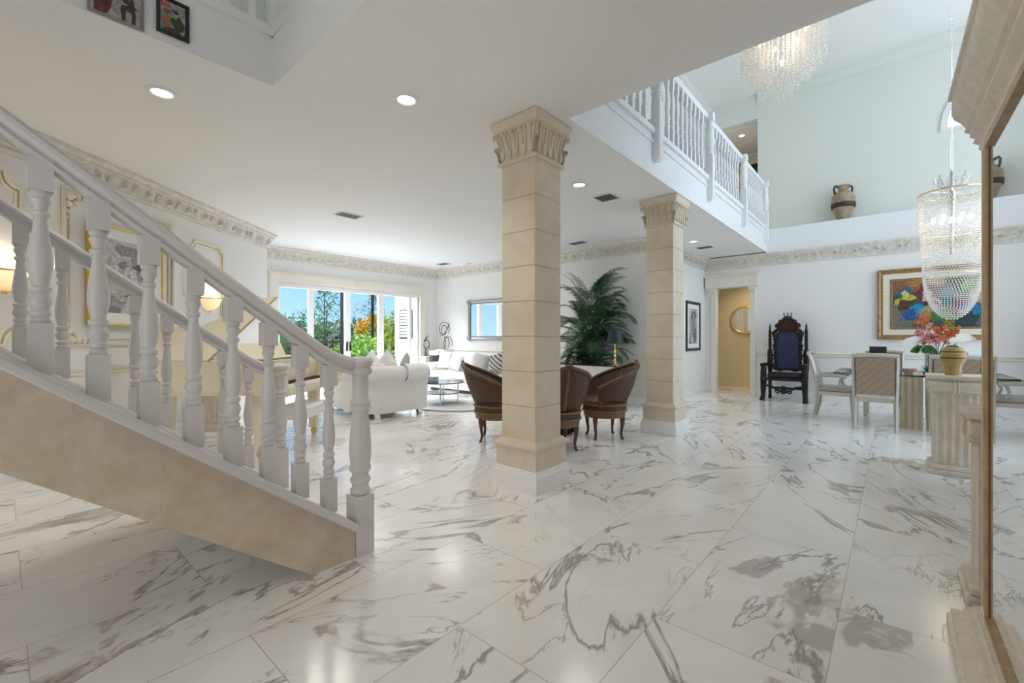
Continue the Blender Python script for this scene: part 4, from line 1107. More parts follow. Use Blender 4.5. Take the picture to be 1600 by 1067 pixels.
def cane_chair(label, x, y, rz):          # local: faces +y
    t = thing('cane_chair', label, 'chair', (x, y, 0), rz, 'caned barrel chairs round the glass table')
    FI = math.radians(118)
    def shell(phi):                       # phi 0 = middle of the back; returns bottom and top points
        h = .93 - .29*(abs(phi)/FI)**1.25
        fl = .05 + .085*math.cos(phi*.6)**2
        rb = .262
        return (rb*math.sin(phi), -rb*math.cos(phi), .46), ((rb+fl)*math.sin(phi)*1.02, -(rb+fl)*math.cos(phi)*1.05, h)
    n = 28; ph = [-FI + 2*FI*i/n for i in range(n+1)]
    m1 = MB(); vs = []; fs = []
    K = 6
    for p_ in ph:
        b, c = shell(p_)
        for k in range(K+1):
            q = k/K; bulge = .018*math.sin(PI*q)
            vs.append((b[0]+(c[0]-b[0])*q + bulge*math.sin(p_), b[1]+(c[1]-b[1])*q - bulge*math.cos(p_), b[2]+(c[2]-b[2])*q))
    for i in range(n):
        for k in range(K): a = i*(K+1)+k; fs.append((a, a+K+1, a+K+2, a+1))
    m1.add(vs, fs); m1.build('cane_back', M['cane'], t, smooth=90, solid=.012)
    m1 = MB(); m1.tube([shell(p_)[1] for p_ in ph], [.017]*3 + [.021]*(n-5) + [.017]*3, 8, flat=1.2)
    m1.ball(shell(ph[0])[1], .026, 8, 6); m1.ball(shell(ph[-1])[1], .026, 8, 6)
    m1.ball((0, shell(0)[1][1], .945), (.05,.02,.022), 8, 6)
    m1.build('top_rail', M['wood'], t, smooth=60)
    for p_ in (ph[0], ph[-1]):
        b, c = shell(p_); m1 = MB()
        m1.tube([(b[0],b[1],.40),(b[0]*1.03,b[1]*.9+.03,.52),(c[0]*.99,c[1]*.9+.015,.60),c], [.022,.02,.018,.018], 8); m1.build('arm_post', M['wood'], t, smooth=60)
    for p_ in (-.62, 0, .62):
        b, c = shell(p_); m1 = MB(); m1.tube([b, tuple((b[i]+c[i])/2 + (.018*math.sin(p_), -.018*math.cos(p_), 0)[i] for i in range(3)), c], [.017,.015,.015], 8); m1.build('back_post', M['wood_l'], t, smooth=60)
    m1 = MB(); m1.lathe([(0,.42),(.24,.42),(.262,.435),(.27,.46),(.255,.49),(.20,.51),(0,.515)], 30, (0,.02,0)); m1.build('seat', M['leather'], t, smooth=50)
    m1 = MB(); m1.lathe([(.255,.362),(.268,.365),(.268,.42),(.255,.425)], 32); m1.build('cane_band', M['cane'], t, smooth=50)
    m1 = MB(); m1.lathe([(.20,.415),(.278,.415),(.284,.425),(.278,.437),(.20,.437)], 32); m1.lathe([(0,.335),(.275,.335),(.284,.345),(.278,.36),(.255,.366),(0,.366)], 32)
    m1.lathe([(0,.265),(.245,.265),(.258,.275),(.258,.325),(.262,.333),(0,.333)], 32); m1.build('apron', M['wood_l'], t, smooth=40)
    for k in range(4):
        a = PI/4 + k*PI/2; c, s = math.cos(a), math.sin(a); m1 = MB()
        m1.tube([(c*.215,s*.215,.31),(c*.245,s*.245,.25),(c*.24,s*.24,.17),(c*.225,s*.225,.08),(c*.235,s*.235,.03),(c*.25,s*.25,.0)], [.036,.032,.022,.016,.016,.020], 10); m1.build('leg', M['wood'], t, smooth=60)
    return t
def face(x, y): return math.atan2(ty - y, tx - x) - PI/2
c1, c2, c3 = cam_xy(1.16, 5.55), cam_xy(.50, 4.98), cam_xy(-.19, 5.42)
cane_chair('cane barrel chair on the right, in front of the beige wainscot', *c1, YAW + PI/2 + .12)
cane_chair('cane barrel chair half hidden by the right edge of the near column', *c2, YAW + .22)
cane_chair('cane barrel chair on the left side of the near column, in front of the sectional', *c3, YAW - PI/2 - .05)

# pictures and mirror beyond
t = thing('framed_print', 'narrow looking black framed grey print on the wall left of the doorway', 'picture', (PX + .002, 9.83, 1.495), RX)
frame_mb(.86, 1.06, .06, .035).build('frame', M['black'], t)
mb = MB(); mb.box(-.38,.38,-.012,-.008,-.48,.48); mb.build('picture_mat', M['mat_w'], t)
art(t, .54, .76, tn.mat, [(ell(-.08,.22,.06,.09), g(.12)), (ell(.10,.24,.06,.09), g(.14)), (ell(.0,-.05,.16,.26,14,.2), g(.36)), (ell(.10,-.2,.10,.16), g(.22)), (ell(-.15,-.18,.07,.2), g(.48))], -.014, 'print')
t = thing('round_mirror', 'round gilt mirror on the yellow wall beyond the doorway', 'mirror', (-2.81, 12.198, 1.69))
mb = MB(); mb.tube([(.325*math.cos(2*PI*i/40), -.02, .325*math.sin(2*PI*i/40)) for i in range(40)], .024, 8, closed=True); mb.build('frame', M['goldleaf'], t, smooth=60)
mb = MB(); mb.prism([(.315*math.cos(2*PI*i/40), .315*math.sin(2*PI*i/40)) for i in range(40)], -.012, -.004, 'y'); mb.build('mirror_glass', M['mirror'], t)
t = thing('wall_switch', 'white switch plate on the wall left of the carved throne', 'switch', (-2.02, DY - .002, 1.13))
mb = MB(); mb.box(-.085,.085,-.008,0,-.06,.06); mb.build('plate', M['switch'], t, bevel=.003)
for k in (-1,0,1):
    mb = MB(); mb.box(k*.046-.014, k*.046+.014, -.014, -.008, -.028, .028); mb.build('rocker', M['ivory'], t)
t = thing('wall_plate', 'small blank plate on the yellow wall under the round mirror', 'switch', (-3.0, 12.198, 1.12))
mb = MB(); mb.box(-.06,.06,-.008,0,-.04,.04); mb.build('plate', M['wall_yellow'], t, bevel=.003)
t = thing('framed_picture', 'dark picture on the wall of the upstairs corridor', 'picture', (-2.70, 13.198, 5.45))
frame_mb(.9, .9, .06, .03).build('frame', M['black'], t)
art(t, .8, .8, flat((.03,.04,.06)), [(ell(-.2,.1,.06,.05), flat((.3,.35,.4))), (ell(.1,-.1,.08,.05), flat((.25,.3,.3))), (ell(.2,.2,.05,.07), flat((.2,.25,.35)))], -.008)

# ================================================================== THRONE
th = thing('throne_chair', 'tall carved black throne with navy diamond upholstery against the dining wall', 'chair', (-1.615, 10.20, 0))
mb = MB(); mb.box(-.30,.30,-.24,.22,.40,.46); mb.build('seat_frame', M['darkwood'], th, bevel=.01)
mb = MB(); mb.box(-.285,.285,-.25,.20,.46,.55); mb.build('seat', M['blackseat'], th, bevel=.035, seg=3, smooth=40)
mb = MB(); bp = [(-.17,.62),(.17,.62),(.185,.9),(.18,1.2),(.15,1.31),(.08,1.36),(-.08,1.36),(-.15,1.31),(-.18,1.2),(-.185,.9)]
mb.prism(bp, .165, .205, 'y'); mb.build('back_cushion', M['navy'], th, bevel=.012)
mb = MB(); o_ = [(x*1.32, .98 + (z-.98)*1.10) for x, z in bp]; mb.prism(o_, .19, .235, 'y'); br_ = mb.build('backrest', M['darkwood'], th, bevel=.01)
mb = MB(); random.seed(5)
for s in (-1,1):
    for k in range(11):
        z = .62 + .066*k; mb.ball((s*(.235 + .012*math.sin(k*2.1)), .19, z), (.026,.03,.034), 8, 6)
    mb.tube([(s*.24,.19,1.26),(s*.25,.19,1.34),(s*.19,.19,1.40),(s*.10,.19,1.42)], [.03,.04,.035,.03], 8)
    mb.tube([(s*.06,.17,.60),(s*.14,.17,.575),(s*.22,.18,.60),(s*.25,.19,.66)], .018, 8)
mb.build('carved_border', M['darkwood'], br_, smooth=60)
mb = MB(); mb.prism([(-.13,1.38),(.13,1.38),(.19,1.44),(.20,1.50),(.15,1.57),(.08,1.62),(-.08,1.62),(-.15,1.57),(-.20,1.50),(-.19,1.44)], .175, .225, 'y')
for s in (-1,1):
    mb.ball((s*.18,.19,1.49), (.05,.04,.05), 10, 8); mb.ball((s*.12,.18,1.57), (.045,.04,.045), 10, 8); mb.ball((s*.06,.18,1.62), (.04,.035,.035), 10, 8)
cr = mb.build('crest', M['redwood'], th, smooth=50)
mb = MB(); mb.lathe([(.05,1.62),(.065,1.66),(.055,1.68)], 14, (0,.2,0))
for k in (-1,0,1):
    mb.tube([(k*.05,.2,1.66),(k*.062,.2,1.70),(k*.065,.2,1.735)], [.014,.010,.008], 6); mb.ball((k*.066,.2,1.74), .014, 8, 6)
mb.build('crown_finial', M['darkwood'], cr, smooth=60)
for s in (-1,1):
    mb = MB(); x = s*.315
    mb.lathe([(.032,0),(.036,.04),(.028,.08),(.034,.40),(.036,.55),(.044,.60),(.05,.64),(.05,.95),(.044,1.0),(.026,1.02),(.030,1.06),(.026,1.36),(.030,1.38),(.022,1.40),(.016,1.46),(.020,1.475),(.010,1.50),(.0,1.56)], 14, (x,.21,0)); mb.build('back_post', M['darkwood'], th, smooth=50)
    x = s*.345; mb = MB()
    mb.tube([(x*.94,.20,.70),(x*.98,.02,.715),(x*1.0,-.18,.715),(x*1.02,-.27,.69)], [.026,.03,.036,.045], 10); mb.box(x-.05,x+.05,-.30,-.18,.68,.735); mb.build('arm', M['darkwood'], th, smooth=50)
    mb = MB(); mb.tube([(x,-.24,.70),(x,-.25,.55),(x,-.24,.42),(x*1.01,-.25,.25),(x*1.02,-.25,.10),(x*1.04,-.27,.04),(x*1.05,-.28,.0)], [.048,.055,.058,.05,.040,.045,.05], 12); mb.ball((x,-.26,.42), (.062,.062,.06), 10, 8); mb.build('leg', M['darkwood'], th, smooth=60)
mb = MB()
for s in (-1,1):
    mb.tube([(s*.30,-.24,.30),(s*.20,-.25,.28),(s*.12,-.25,.23),(s*.05,-.25,.19)], [.02,.022,.02,.02], 8)
    mb.tube([(s*.10+s*.035*math.cos(a), -.25, .20+.035*math.sin(a)) for a in [2*PI*i/10 for i in range(11)]], .013, 6)
mb.ball((0,-.25,.25), (.06,.03,.06), 10, 8); mb.ball((0,-.25,.185), (.05,.03,.04), 10, 8); mb.build('stretcher', M['darkwood'], th, smooth=60)
mb = MB(); mb.tube([(-.30,.21,.22),(.30,.21,.22)], .02, 8); mb.build('rear_stretcher', M['darkwood'], th, smooth=60)

# ================================================================== DINING SIDE
t = thing('large_painting', 'wide colourful figure painting in an antique gold frame above the dining table', 'painting', (.86, DY - .002, 1.85))
w, h = 2.16, 1.27
frame_mb(w, h, .085, .07).build('frame', M['agold'], t)
mb = MB(); mb.box(-w/2+.08, w/2-.08, -.034, -.03, -h/2+.08, h/2-.08); mb.build('liner', M['linen'], t)
m2 = frame_mb(w-.36, h-.36, .03, .05); m2.build('inner_frame', M['agold'], t)
F = flat
art(t, w-.42, h-.42, F((.07,.10,.10)), [
    ([(-.87,.18),(-.30,.22),(-.15,.42),(-.87,.42)], F((.32,.12,.06))), (ell(-.55,.36,.14,.06), F((.48,.22,.05))), (ell(-.30,.37,.12,.07), F((.55,.32,.08))), ([(-.87,-.42),(-.60,-.42),(-.62,.0),(-.87,.0)], F((.20,.20,.17))),
    (ell(-.70,.18,.10,.12), F((.03,.16,.20))), (ell(-.70,.06,.16,.07,14,.3), F((.62,.55,.04))), (ell(-.70,-.02,.11,.09), F((.10,.05,.02))), (ell(-.70,.17,.05,.07), F((.65,.60,.20))),
    (ell(-.42,.20,.13,.16), F((.20,.03,.06))), (ell(-.41,.17,.055,.075), F((.75,.60,.55))), (ell(-.36,.04,.13,.07,14,-.4), F((.70,.52,.46))), (ell(-.36,.0,.10,.05), F((.06,.03,.02))),
    (ell(-.12,.08,.14,.16,14,.4), F((.01,.22,.28))), (ell(-.50,-.12,.14,.09,14,-.6), F((.02,.30,.55))), (ell(-.62,-.20,.10,.11), F((.02,.10,.35))), (ell(-.36,-.10,.16,.06,14,.2), F((.45,.35,.20))),
    (ell(-.40,-.22,.07,.08), F((.55,.25,.05))), (ell(-.22,-.22,.16,.14), F((.08,.18,.05))), (ell(-.12,-.30,.10,.12), F((.13,.24,.05))), (ell(.0,-.06,.10,.14,14,.5), F((.22,.03,.10))),
    (ell(.02,-.20,.06,.10,12,-.5), F((.45,.40,.40))), (ell(.20,.26,.18,.14), F((.28,.45,.10))), (ell(.34,.26,.14,.13,14,.4), F((.05,.50,.55))), (ell(.20,.10,.09,.12), F((.60,.48,.40))), (ell(.28,.0,.16,.07,14,.5), F((.60,.35,.12))),
    (ell(.16,-.12,.15,.11), F((.02,.18,.45))), (ell(.08,-.30,.16,.14), F((.02,.05,.06))), (ell(.34,-.20,.14,.18), F((.0,.20,.20))), (ell(.30,-.34,.12,.08), F((.14,.12,.14))),
    (ell(.60,.26,.14,.16), F((.0,.25,.30))), (ell(.55,.10,.11,.22), F((.04,.03,.05))), (ell(.52,-.12,.15,.28,14,.12), F((.18,.02,.14))), (ell(.62,-.08,.05,.26), F((.40,.14,.42))), (ell(.58,-.24,.06,.16), F((.03,.05,.22))),
    (ell(.42,-.34,.16,.09), F((.20,.02,.07))), (ell(.78,.05,.10,.24), F((.62,.50,.42))), (ell(.78,.30,.09,.10), F((.30,.06,.05))), (ell(.78,-.26,.10,.15), F((.24,.04,.22)))], -.036)

t = thing('dining_table', 'rectangular glass dining table on fluted travertine bases', 'dining table', (.64, 8.45, 0))
mb = MB(); mb.box(-1.29,1.29,-.60,.60,.728,.748); mb.build('glass_top', M['glass'], t)
mb = MB(); e = .004
mb.box(-1.294,1.294,-.605,-.600,.727,.749); mb.box(-1.294,1.294,.600,.605,.727,.749); mb.box(-1.295,-1.29,-.6,.6,.727,.749); mb.box(1.29,1.295,-.6,.6,.727,.749); mb.build('top_edge', M['gedge'], t)
for x in (-.45, .60):
    mb = MB(); mb.M = Matrix.Translation((x, 0, 0)); fluted(mb, .115, .36, 0, .728, 3, .016); mb.build('base', M['travert'], t)

def dining_chair(label, x, y, rz, arms=False):      # faces +y
    t = thing('dining_chair', label, 'chair', (x, y, 0), rz, 'champagne dining chairs with quilted backs')
    for s in (-1,1):
        mb = MB(); mb.tube([(s*.215,-.265,0),(s*.215,-.225,.20),(s*.215,-.205,.42),(s*.218,-.215,.62),(s*.222,-.265,.86),(s*.222,-.315,1.02)], [.021,.026,.030,.028,.026,.024], 4, flat=1.0); mb.build('rear_leg', M['champ'], t, smooth=30)
        mb = MB(); mb.tube([(s*.225,.235,0),(s*.225,.225,.25),(s*.225,.215,.43)], [.020,.026,.034], 4); mb.build('front_leg', M['champ'], t, smooth=30)
    mb = MB(); mb.box(-.235,.235,-.20,.235,.37,.43); mb.build('seat_rail', M['champ'], t, bevel=.008)
    mb = MB(); mb.box(-.235,.235,-.19,.245,.43,.50); mb.build('seat', M['taupe2'], t, bevel=.028, seg=3, smooth=40)
    def backp(x, z, off):
        y = -.205 - .11*max(0,(z-.45)/.57)**1.5
        return (x, y + off, z)
    zs = [.46 + .52*i/8 for i in range(9)]
    for nm, off, mt, hw in (('back_panel', -.024, 'taupe', .200), ('front_panel', .028, 'taupe2', .200)):
        mb = MB(); vs = []; fs = []
        for z in zs:
            for (xx, oo) in ((-hw, off-.006), (hw, off-.006), (hw, off+.006), (-hw, off+.006)): vs.append(backp(xx, z, oo))
        for i in range(8):
            for k in range(4): fs.append((i*4+k, i*4+(k+1)%4, (i+1)*4+(k+1)%4, (i+1)*4+k))
        fs += [(3,2,1,0), (32,33,34,35)]
        mb.add(vs, fs); mb.build(nm, M[mt], t)
    mb = MB(); a, b = backp(0,1.0,0), 0
    mb.tube([(-.235, a[1], 1.0), (-.1, a[1]-.01, 1.008), (.1, a[1]-.01, 1.008), (.235, a[1], 1.0)], [.034]*4, 8, flat=.9); mb.build('top_rail', M['champ'], t, smooth=60)
    mb = MB(); mb.box(-.2,.2,-.245,-.20,.43,.475); mb.build('lower_rail', M['champ'], t)
    if arms:
        for s in (-1,1):
            mb = MB(); mb.tube([(s*.235,-.235,.66),(s*.26,-.10,.675),(s*.265,.08,.67),(s*.255,.16,.655)], [.018,.022,.024,.022], 8); mb.tube([(s*.24,.10,.48),(s*.245,.07,.56),(s*.258,.10,.655)], [.022,.016,.02], 8); mb.build('arm', M['champ'], t, smooth=60)
    return t
dining_chair('quilted taupe dining chair on the near long side, closest to the throne', -.185, 7.91, 0)
dining_chair('taupe quilted dining chair half hidden behind the ochre jug and fluted pedestal', .585, 7.91, 0)
dining_chair('champagne dining armchair at the table end beside the throne', -.68, 8.43, -PI/2, True)
dining_chair('dining chair on the far long side with a black cloth over its top', -.11, 9.18, PI)
dining_chair('dining chair on the far long side behind the flowers', .62, 9.18, PI)
mb = MB(); mb.sweep([(-.30, 9.44), (-.08, 9.44)], [(-.045,.99),(-.03,1.045),(.02,1.05),(.05,1.0),(.055,.93),(.048,.93),(.044,.995),(.018,1.042),(-.028,1.037),(-.04,.985)])
for i in range(len(mb.v)): a_, b_, c_ = mb.v[i]; mb.v[i] = (a_, b_ + .055, c_ + .05)
tag(mb.build('black_cloth', M['blackseat'], None, smooth=50), 'black cloth laid over the top of the far dining chair', 'cloth')

def plate_set(label, x, y, z=.749):
    t = thing('plate', label, 'plate', (x, y, z), 0, 'place settings on the glass table')
    mb = MB(); mb.lathe([(0,0),(.09,0),(.15,.014),(.155,.018),(.15,.018),(.09,.006),(0,.006)], 28); mb.build('charger', M['black'], t, smooth=40)
    mb = MB(); mb.lathe([(0,.006),(.06,.008),(.10,.018),(.10,.022),(.06,.012),(0,.011)], 24); mb.build('dish', M['ivory'], t, smooth=40)
def napkin(label, x, y, z=.772):
    mb = MB(); random.seed(int(abs(x*100)))
    for k in range(6):
        a = k*PI/3; c, s = math.cos(a), math.sin(a)
        mb.add([(0,0,.0),(c*.05-s*.03,s*.05+c*.03,.03),(c*.085,s*.085,.055),(c*.05+s*.03,s*.05-c*.03,.03)], [(0,1,2,3)])
    mb.ball((0,0,.02), (.03,.03,.025), 10, 6)
    tag(mb.build('napkin', M['throw'], None, smooth=60, loc=(x, y, z), solid=.002), label, 'napkin', 'folded napkins')
plate_set('black plate at the throne end of the glass table', -.40, 8.42); napkin('white folded napkin on the plate at the throne end of the table', -.40, 8.42)
plate_set('black plate in front of the near left dining chair', -.12, 8.08)
plate_set('black plate in front of the dining chair behind the jug', .56, 8.08)
t = thing('bowl', 'small pink ceramic bowl on the glass table beside the green succulent', 'bowl', (.16, 8.20, .749))
mb = MB(); mb.lathe([(0,0),(.04,0),(.05,.01),(.085,.05),(.09,.07),(.08,.065),(.04,.015),(0,.012)], 24); mb.build('bowl_body', M['pinkc'], t, smooth=40)
t = thing('succulent', 'spiky teal green succulent on the glass table', 'plant', (.36, 8.16, .749))
mb = MB(); mb.lathe([(0,0),(.05,0),(.06,.03),(0,.035)], 16); mb.build('dish', M['black'], t)
mb = MB(); random.seed(9)
for k in range(26):
    a = k*2.4; e = .3 + 1.1*(k/26); L_ = .11; c, s = math.cos(a)*math.cos(e), math.sin(a)*math.cos(e)
    tip = (c*L_, s*L_, .035+math.sin(e)*L_); wv = (-math.sin(a)*.012, math.cos(a)*.012)
    md = (c*L_*.4, s*L_*.4, .035+math.sin(e)*L_*.4)
    mb.add([(0,0,.03),(md[0]-wv[0],md[1]-wv[1],md[2]),tip,(md[0]+wv[0],md[1]+wv[1],md[2])], [(0,1,2,3)])
mb.build('leaves', M['teal'], t, solid=.003)

# flowers
t = thing('flower_vase', 'clear glass vase of pink and orange orchids with big white leaves on the table', 'flowers', (.46, 8.62, .749))
mb = MB(); mb.lathe([(0,0),(.075,0),(.085,.02),(.07,.16),(.055,.24),(.075,.30),(.071,.30),(.05,.24),(.064,.16),(.075,.03),(0,.02)], 24); mb.build('vase', M['glass'], t, smooth=50)
sm, lm, wm_, pm, om = MB(), MB(), MB(), MB(), MB(); random.seed(21)
RV = Vector((CS, SN, 0))             # spread of the bouquet, square to the line of sight from the hall
def stem_to(p): sm.tube([(0,0,.05),(p[0]*.25,p[1]*.25,.28),(p[0]*.7,p[1]*.7,.28+(p[2]-.28)*.6),p], .006, 5)
def petals(mbx, c, r, n=5):
    ax = Vector((random.uniform(-1,1), random.uniform(-1,.2), random.uniform(-.3,.8))).normalized()
    u = ax.cross(Vector((0,0,1))).normalized(); v = ax.cross(u); c = Vector(c)
    for k in range(n):
        a = 2*PI*k/n; d = u*math.cos(a)+v*math.sin(a); s = ax.cross(d)
        mbx.add([tuple(c), tuple(c+d*r*.55+s*r*.36+ax*r*.25), tuple(c+d*r+ax*r*.15), tuple(c+d*r*.55-s*r*.36+ax*r*.25)], [(0,1,2,3)])
def spray(mbx, bx_, z0, z1, lean, n):
    for k in range(n):
        f = k/(n-1); q = RV*(bx_ + lean*f + random.uniform(-.07,.07)*(1-.5*f)); 
        petals(mbx, (q.x + random.uniform(-.05,.05), q.y + random.uniform(-.05,.05), z0 + (z1-z0)*f), .062*(1-.45*f))
    q = RV*bx_; stem_to((q.x, q.y, z0)); q2 = RV*(bx_+lean); sm.tube([(q.x,q.y,z0),(q2.x,q2.y,z1)], .005, 5)
spray(pm, -.20, .46, .72, .05, 26); spray(pm, -.09, .42, .55, .02, 14)
spray(om, .05, .45, .70, .05, 24); spray(om, .17, .52, .64, .12, 12); spray(om, -.17, .66, .82, -.02, 12)
def bigleaf(mbx, bx_, z, dirx, L_, tilt):
    P = []
    for i in range(7):
        f = i/6; w_ = .085*math.sin(PI*(.08+.9*f))**.8
        q = RV*(bx_ + dirx*L_*f); zz = z + tilt*L_*f - .10*f*f
        P.append(((q.x, q.y-.04, zz+w_*.8), (q.x, q.y+.02, zz-w_*.6)))
    for i in range(6): mbx.add([P[i][0], P[i+1][0], P[i+1][1], P[i][1]], [(0,1,2,3)])
bigleaf(wm_, -.16, .46, -1, .40, .02); bigleaf(wm_, .14, .45, 1, .42, .30); bigleaf(wm_, -.02, .40, -1, .25, -.2)
for a_ in (-.3,.0,.3,-.12,.2):
    q = RV*a_; stem_to((q.x, q.y+.05, .42)); bigleaf(lm, a_*.5, .30, (1 if a_ > 0 else -1), .22, .45)
sm.build('stems', M['stem'], t); lm.build('green_leaves', M['leafg'], t); wm_.build('white_leaves', M['petal_w'], t, smooth=90); pm.build('pink_blossoms', M['petal_p'], t); om.build('orange_blossoms', M['petal_o'], t)

# pedestals beside the pier mirror
def ionic(label, x, y, h, w=.165):
    t = thing('fluted_pedestal', label, 'pedestal', (x, y, 0), 0, 'fluted stone pedestals')
    mb = MB(); mb.box(-w-.03,w+.03,-w-.03,w+.03,0,.045); mb.box(-w-.015,w+.015,-w-.015,w+.015,.045,.085); mb.build('base', M['cast'], t, bevel=.008)
    mb = MB(); fluted(mb, w-.015, w-.015, .085, h-.16, 5, .014); mb.build('shaft', M['cast'], t)
    mb = MB(); mb.box(-w-.03,w+.03,-w-.03,w+.03,h-.035,h); mb.box(-w-.015,w+.015,-w-.015,w+.015,h-.05,h-.035); mb.box(-w+.01,w-.01,-w+.01,w-.01,h-.17,h-.05); cp = mb.build('capital', M['cast'], t, bevel=.006)
    for s in (-1,1):       # rolls run along x, their spirals show at the ends
        mb = MB()
        pts = [(-w-.01+(2*w+.02)*i/12, s*(w-.005), h-.10) for i in range(13)]
        mb.tube(pts, [.062-.014*math.sin(PI*i/12) for i in range(13)], 14)
        for q in (-.012, .012): mb.tube([(q, s*(w-.005)+.052*math.cos(a), h-.10+.052*math.sin(a)) for a in [2*PI*i/16 for i in range(16)]], .008, 6, closed=True)
        for e in (-1,1):
            sp_ = []
            for i in range(26):
                a = 4.5*PI*i/25; r = .060*(1-.80*i/25); sp_.append((e*(w+.014), s*(w-.005)+s*r*math.cos(a), h-.10+r*math.sin(a)))
            mb.tube(sp_, .007, 6)
        mb.build('scroll', M['cast'], cp, smooth=60)
    return t
ionic('fluted stone pedestal carrying the ochre jug, in front of the dining chairs', .43, 5.76, .90)
ionic('fluted stone pedestal tight beside the big mirror, nearer than the one with the jug', .435, 3.10, .90, .15)
t = thing('clay_jug', 'ochre ribbed clay jug with dark bands on the fluted pedestal', 'jug', (.415, 5.70, .90))
mb = MB(); mb.lathe([(r_*.80, z_) for r_, z_ in [(0,0),(.068,0),(.070,.05),(.074,.085),(.105,.135),(.108,.15),(.104,.158),(.108,.168),(.104,.195),(.085,.245),(.078,.255),(.068,.256),(.066,.24),(.08,.19),(0,.15)]], 14); mb.build('jug_body', M['ochre'], t, smooth=25)
mb = MB(); mb.lathe([(.0845,.152),(.0865,.1575),(.0845,.163)], 20); mb.lathe([(.078,.210),(.0792,.214),(.077,.218)], 20); mb.build('dark_band', M['ochre_d'], t)
t = thing('glass_vase', 'pale glass vase on the pedestal half hidden behind the mirror frame', 'vase', (.47, 3.10, .90))
mb = MB(); mb.lathe([(0,0),(.07,0),(.075,.02),(.05,.10),(.06,.2),(.085,.27),(.08,.27),(.05,.2),(.04,.1),(0,.04)], 22); mb.build('vase_body', M['frost'], t, smooth=60)

# the pier mirror by the right edge
MXF = .28; MYa, MYb = .95, 2.575
t = thing('pier_mirror', 'huge floor standing mirror with bronze frame and limewashed cornice at the right edge', 'mirror', (MXF, 1.75, 0), -PI/2 + .0065)
# local: x = -(Y-1.75) ... rotated so that the face looks towards -X (local -y)
xa, xb = -(MYb-1.75), -(MYa-1.75)
mb = MB(); mb.box(xa+.01, xb-.01, .03, .10, .12, 2.02); mb.build('backboard', M['mcream'], t)
mb = MB(); mb.box(xa+.10, xb-.10, .004, .028, .155, 1.99); mb.build('mirror_glass', M['mirror'], t)
mb = MB()
for x0, sx in ((xa, 1), (xb, -1)):
    for o, w_, d in ((.0,.024,.010),(.024,.026,.018),(.050,.018,.012),(.068,.026,.020),(.094,.016,.012)):
        xx = x0 + sx*(o + w_/2)
        mb.tube([(xx, .012, .12), (xx, .012, 2.02)], w_/2 + .003, 10, flat=d/(w_/2+.003), m=1 if w_ < .02 else 0)
        
mb.box(xa+.10, xb-.10, -.01, .02, .12, .17); mb.box(xa+.10, xb-.10, -.01, .02, 1.97, 2.02)
mb.build('frame', [M['mframe'], M['mdark']], t, smooth=60)
mb = MB(); mb.box(xa-.012, xa+.002, -.005, .10, .12, 2.02); mb.build('outer_strip', M['mcream'], t)
def sill(prof, name):      # three-sided moulding: profile (out, z)
    mb = MB(); mb.sweep([(xa, .10), (xa, 0), (xb, 0), (xb, .10)], [(o, z) for o, z in prof]); mb.build(name, M['mcream'], t, smooth=30)
sill([(-.09,1.985),(.0,1.985),(.012,2.0),(.012,2.02),(.028,2.035),(.022,2.05),(.036,2.065),(.036,2.08),(.05,2.095),(.046,2.11),(.058,2.135),(.078,2.165),(.085,2.19),(.085,2.25),(.095,2.255),(.095,2.275),(-.09,2.275)], 'cornice')
sill([(-.09,0),(.10,0),(.10,.055),(.088,.065),(.088,.085),(.055,.10),(.045,.13),(.03,.135),(.025,.15),(.008,.155),(.0,.165),(-.09,.165)], 'plinth')

t = thing('amphora', 'two handled clay amphora with dark band on the high ledge', 'vase', (-.745, 10.83, 3.53))
mb = MB(); mb.lathe([(0,0),(.085,0),(.09,.02),(.115,.10),(.17,.24),(.195,.34),(.197,.42),(.18,.50),(.13,.57),(.085,.60),(.078,.63),(.085,.665),(.12,.69),(.12,.70),(.09,.70),(.06,.66),(0,.62)], 28); mb.build('body', M['amph'], t, smooth=50)
mb = MB(); mb.lathe([(.180,.275),(.196,.28),(.203,.345),(.196,.352)], 28); mb.lathe([(.196,.26),(.19,.27),(.18,.262)], 28); mb.build('band', M['amph_d'], t, smooth=40)
for s in (-1,1):
    mb = MB(); a = .67; c_, s_2 = math.cos(a)*s, math.sin(a)*s
    mb.tube([(c_*.09,s_2*.09,.675),(c_*.155,s_2*.155,.70),(c_*.175,s_2*.175,.66),(c_*.168,s_2*.168,.58),(c_*.155,s_2*.155,.535)], .018, 8); mb.build('handle', M['amph_d'], t, smooth=60)

# ================================================================== CHANDELIERS
def chand_light(x, y, z, e, r=.12):
    ld = bpy.data.lights.new('chandelier_lamp', 'POINT'); ld.energy = e; ld.color = (1,.82,.60); ld.shadow_soft_size = r
    lo = bpy.data.objects.new('chandelier_lamp', ld); COL.objects.link(lo); lo.location = (x, y, z)
cx, cy = .606, 8.50
t = thing('chandelier', 'tall basket shaped crystal chandelier on a long chain over the dining table', 'chandelier', (cx, cy, 1.49), 0)
mb = MB(); z = 2.05
while z < UC - 1.49 - .08:
    mb.tube([(.013*math.cos(a)*(1 if int(z*100) % 2 else .35), .013*math.cos(a)*(.35 if int(z*100) % 2 else 1), z + .024*math.sin(a)) for a in [2*PI*i/8 for i in range(8)]], .004, 4, closed=True); z += .041
mb.build('chain', M['chrome'], t)
mb = MB(); mb.lathe([(0,UC-1.49),(.08,UC-1.49),(.07,UC-1.55),(.02,UC-1.59),(0,UC-1.59)], 18); mb.build('ceiling_cap', M['chrome'], t, smooth=50)
def rad(z):            # z above the tip
    if z < .62: return .292*math.sqrt(max(0, 1 - (1 - z/.62)**2))
    return .292 + (.346-.292)*(z-.62)/(1.73-.62)
cm_ = MB(); z = .012; row = 0
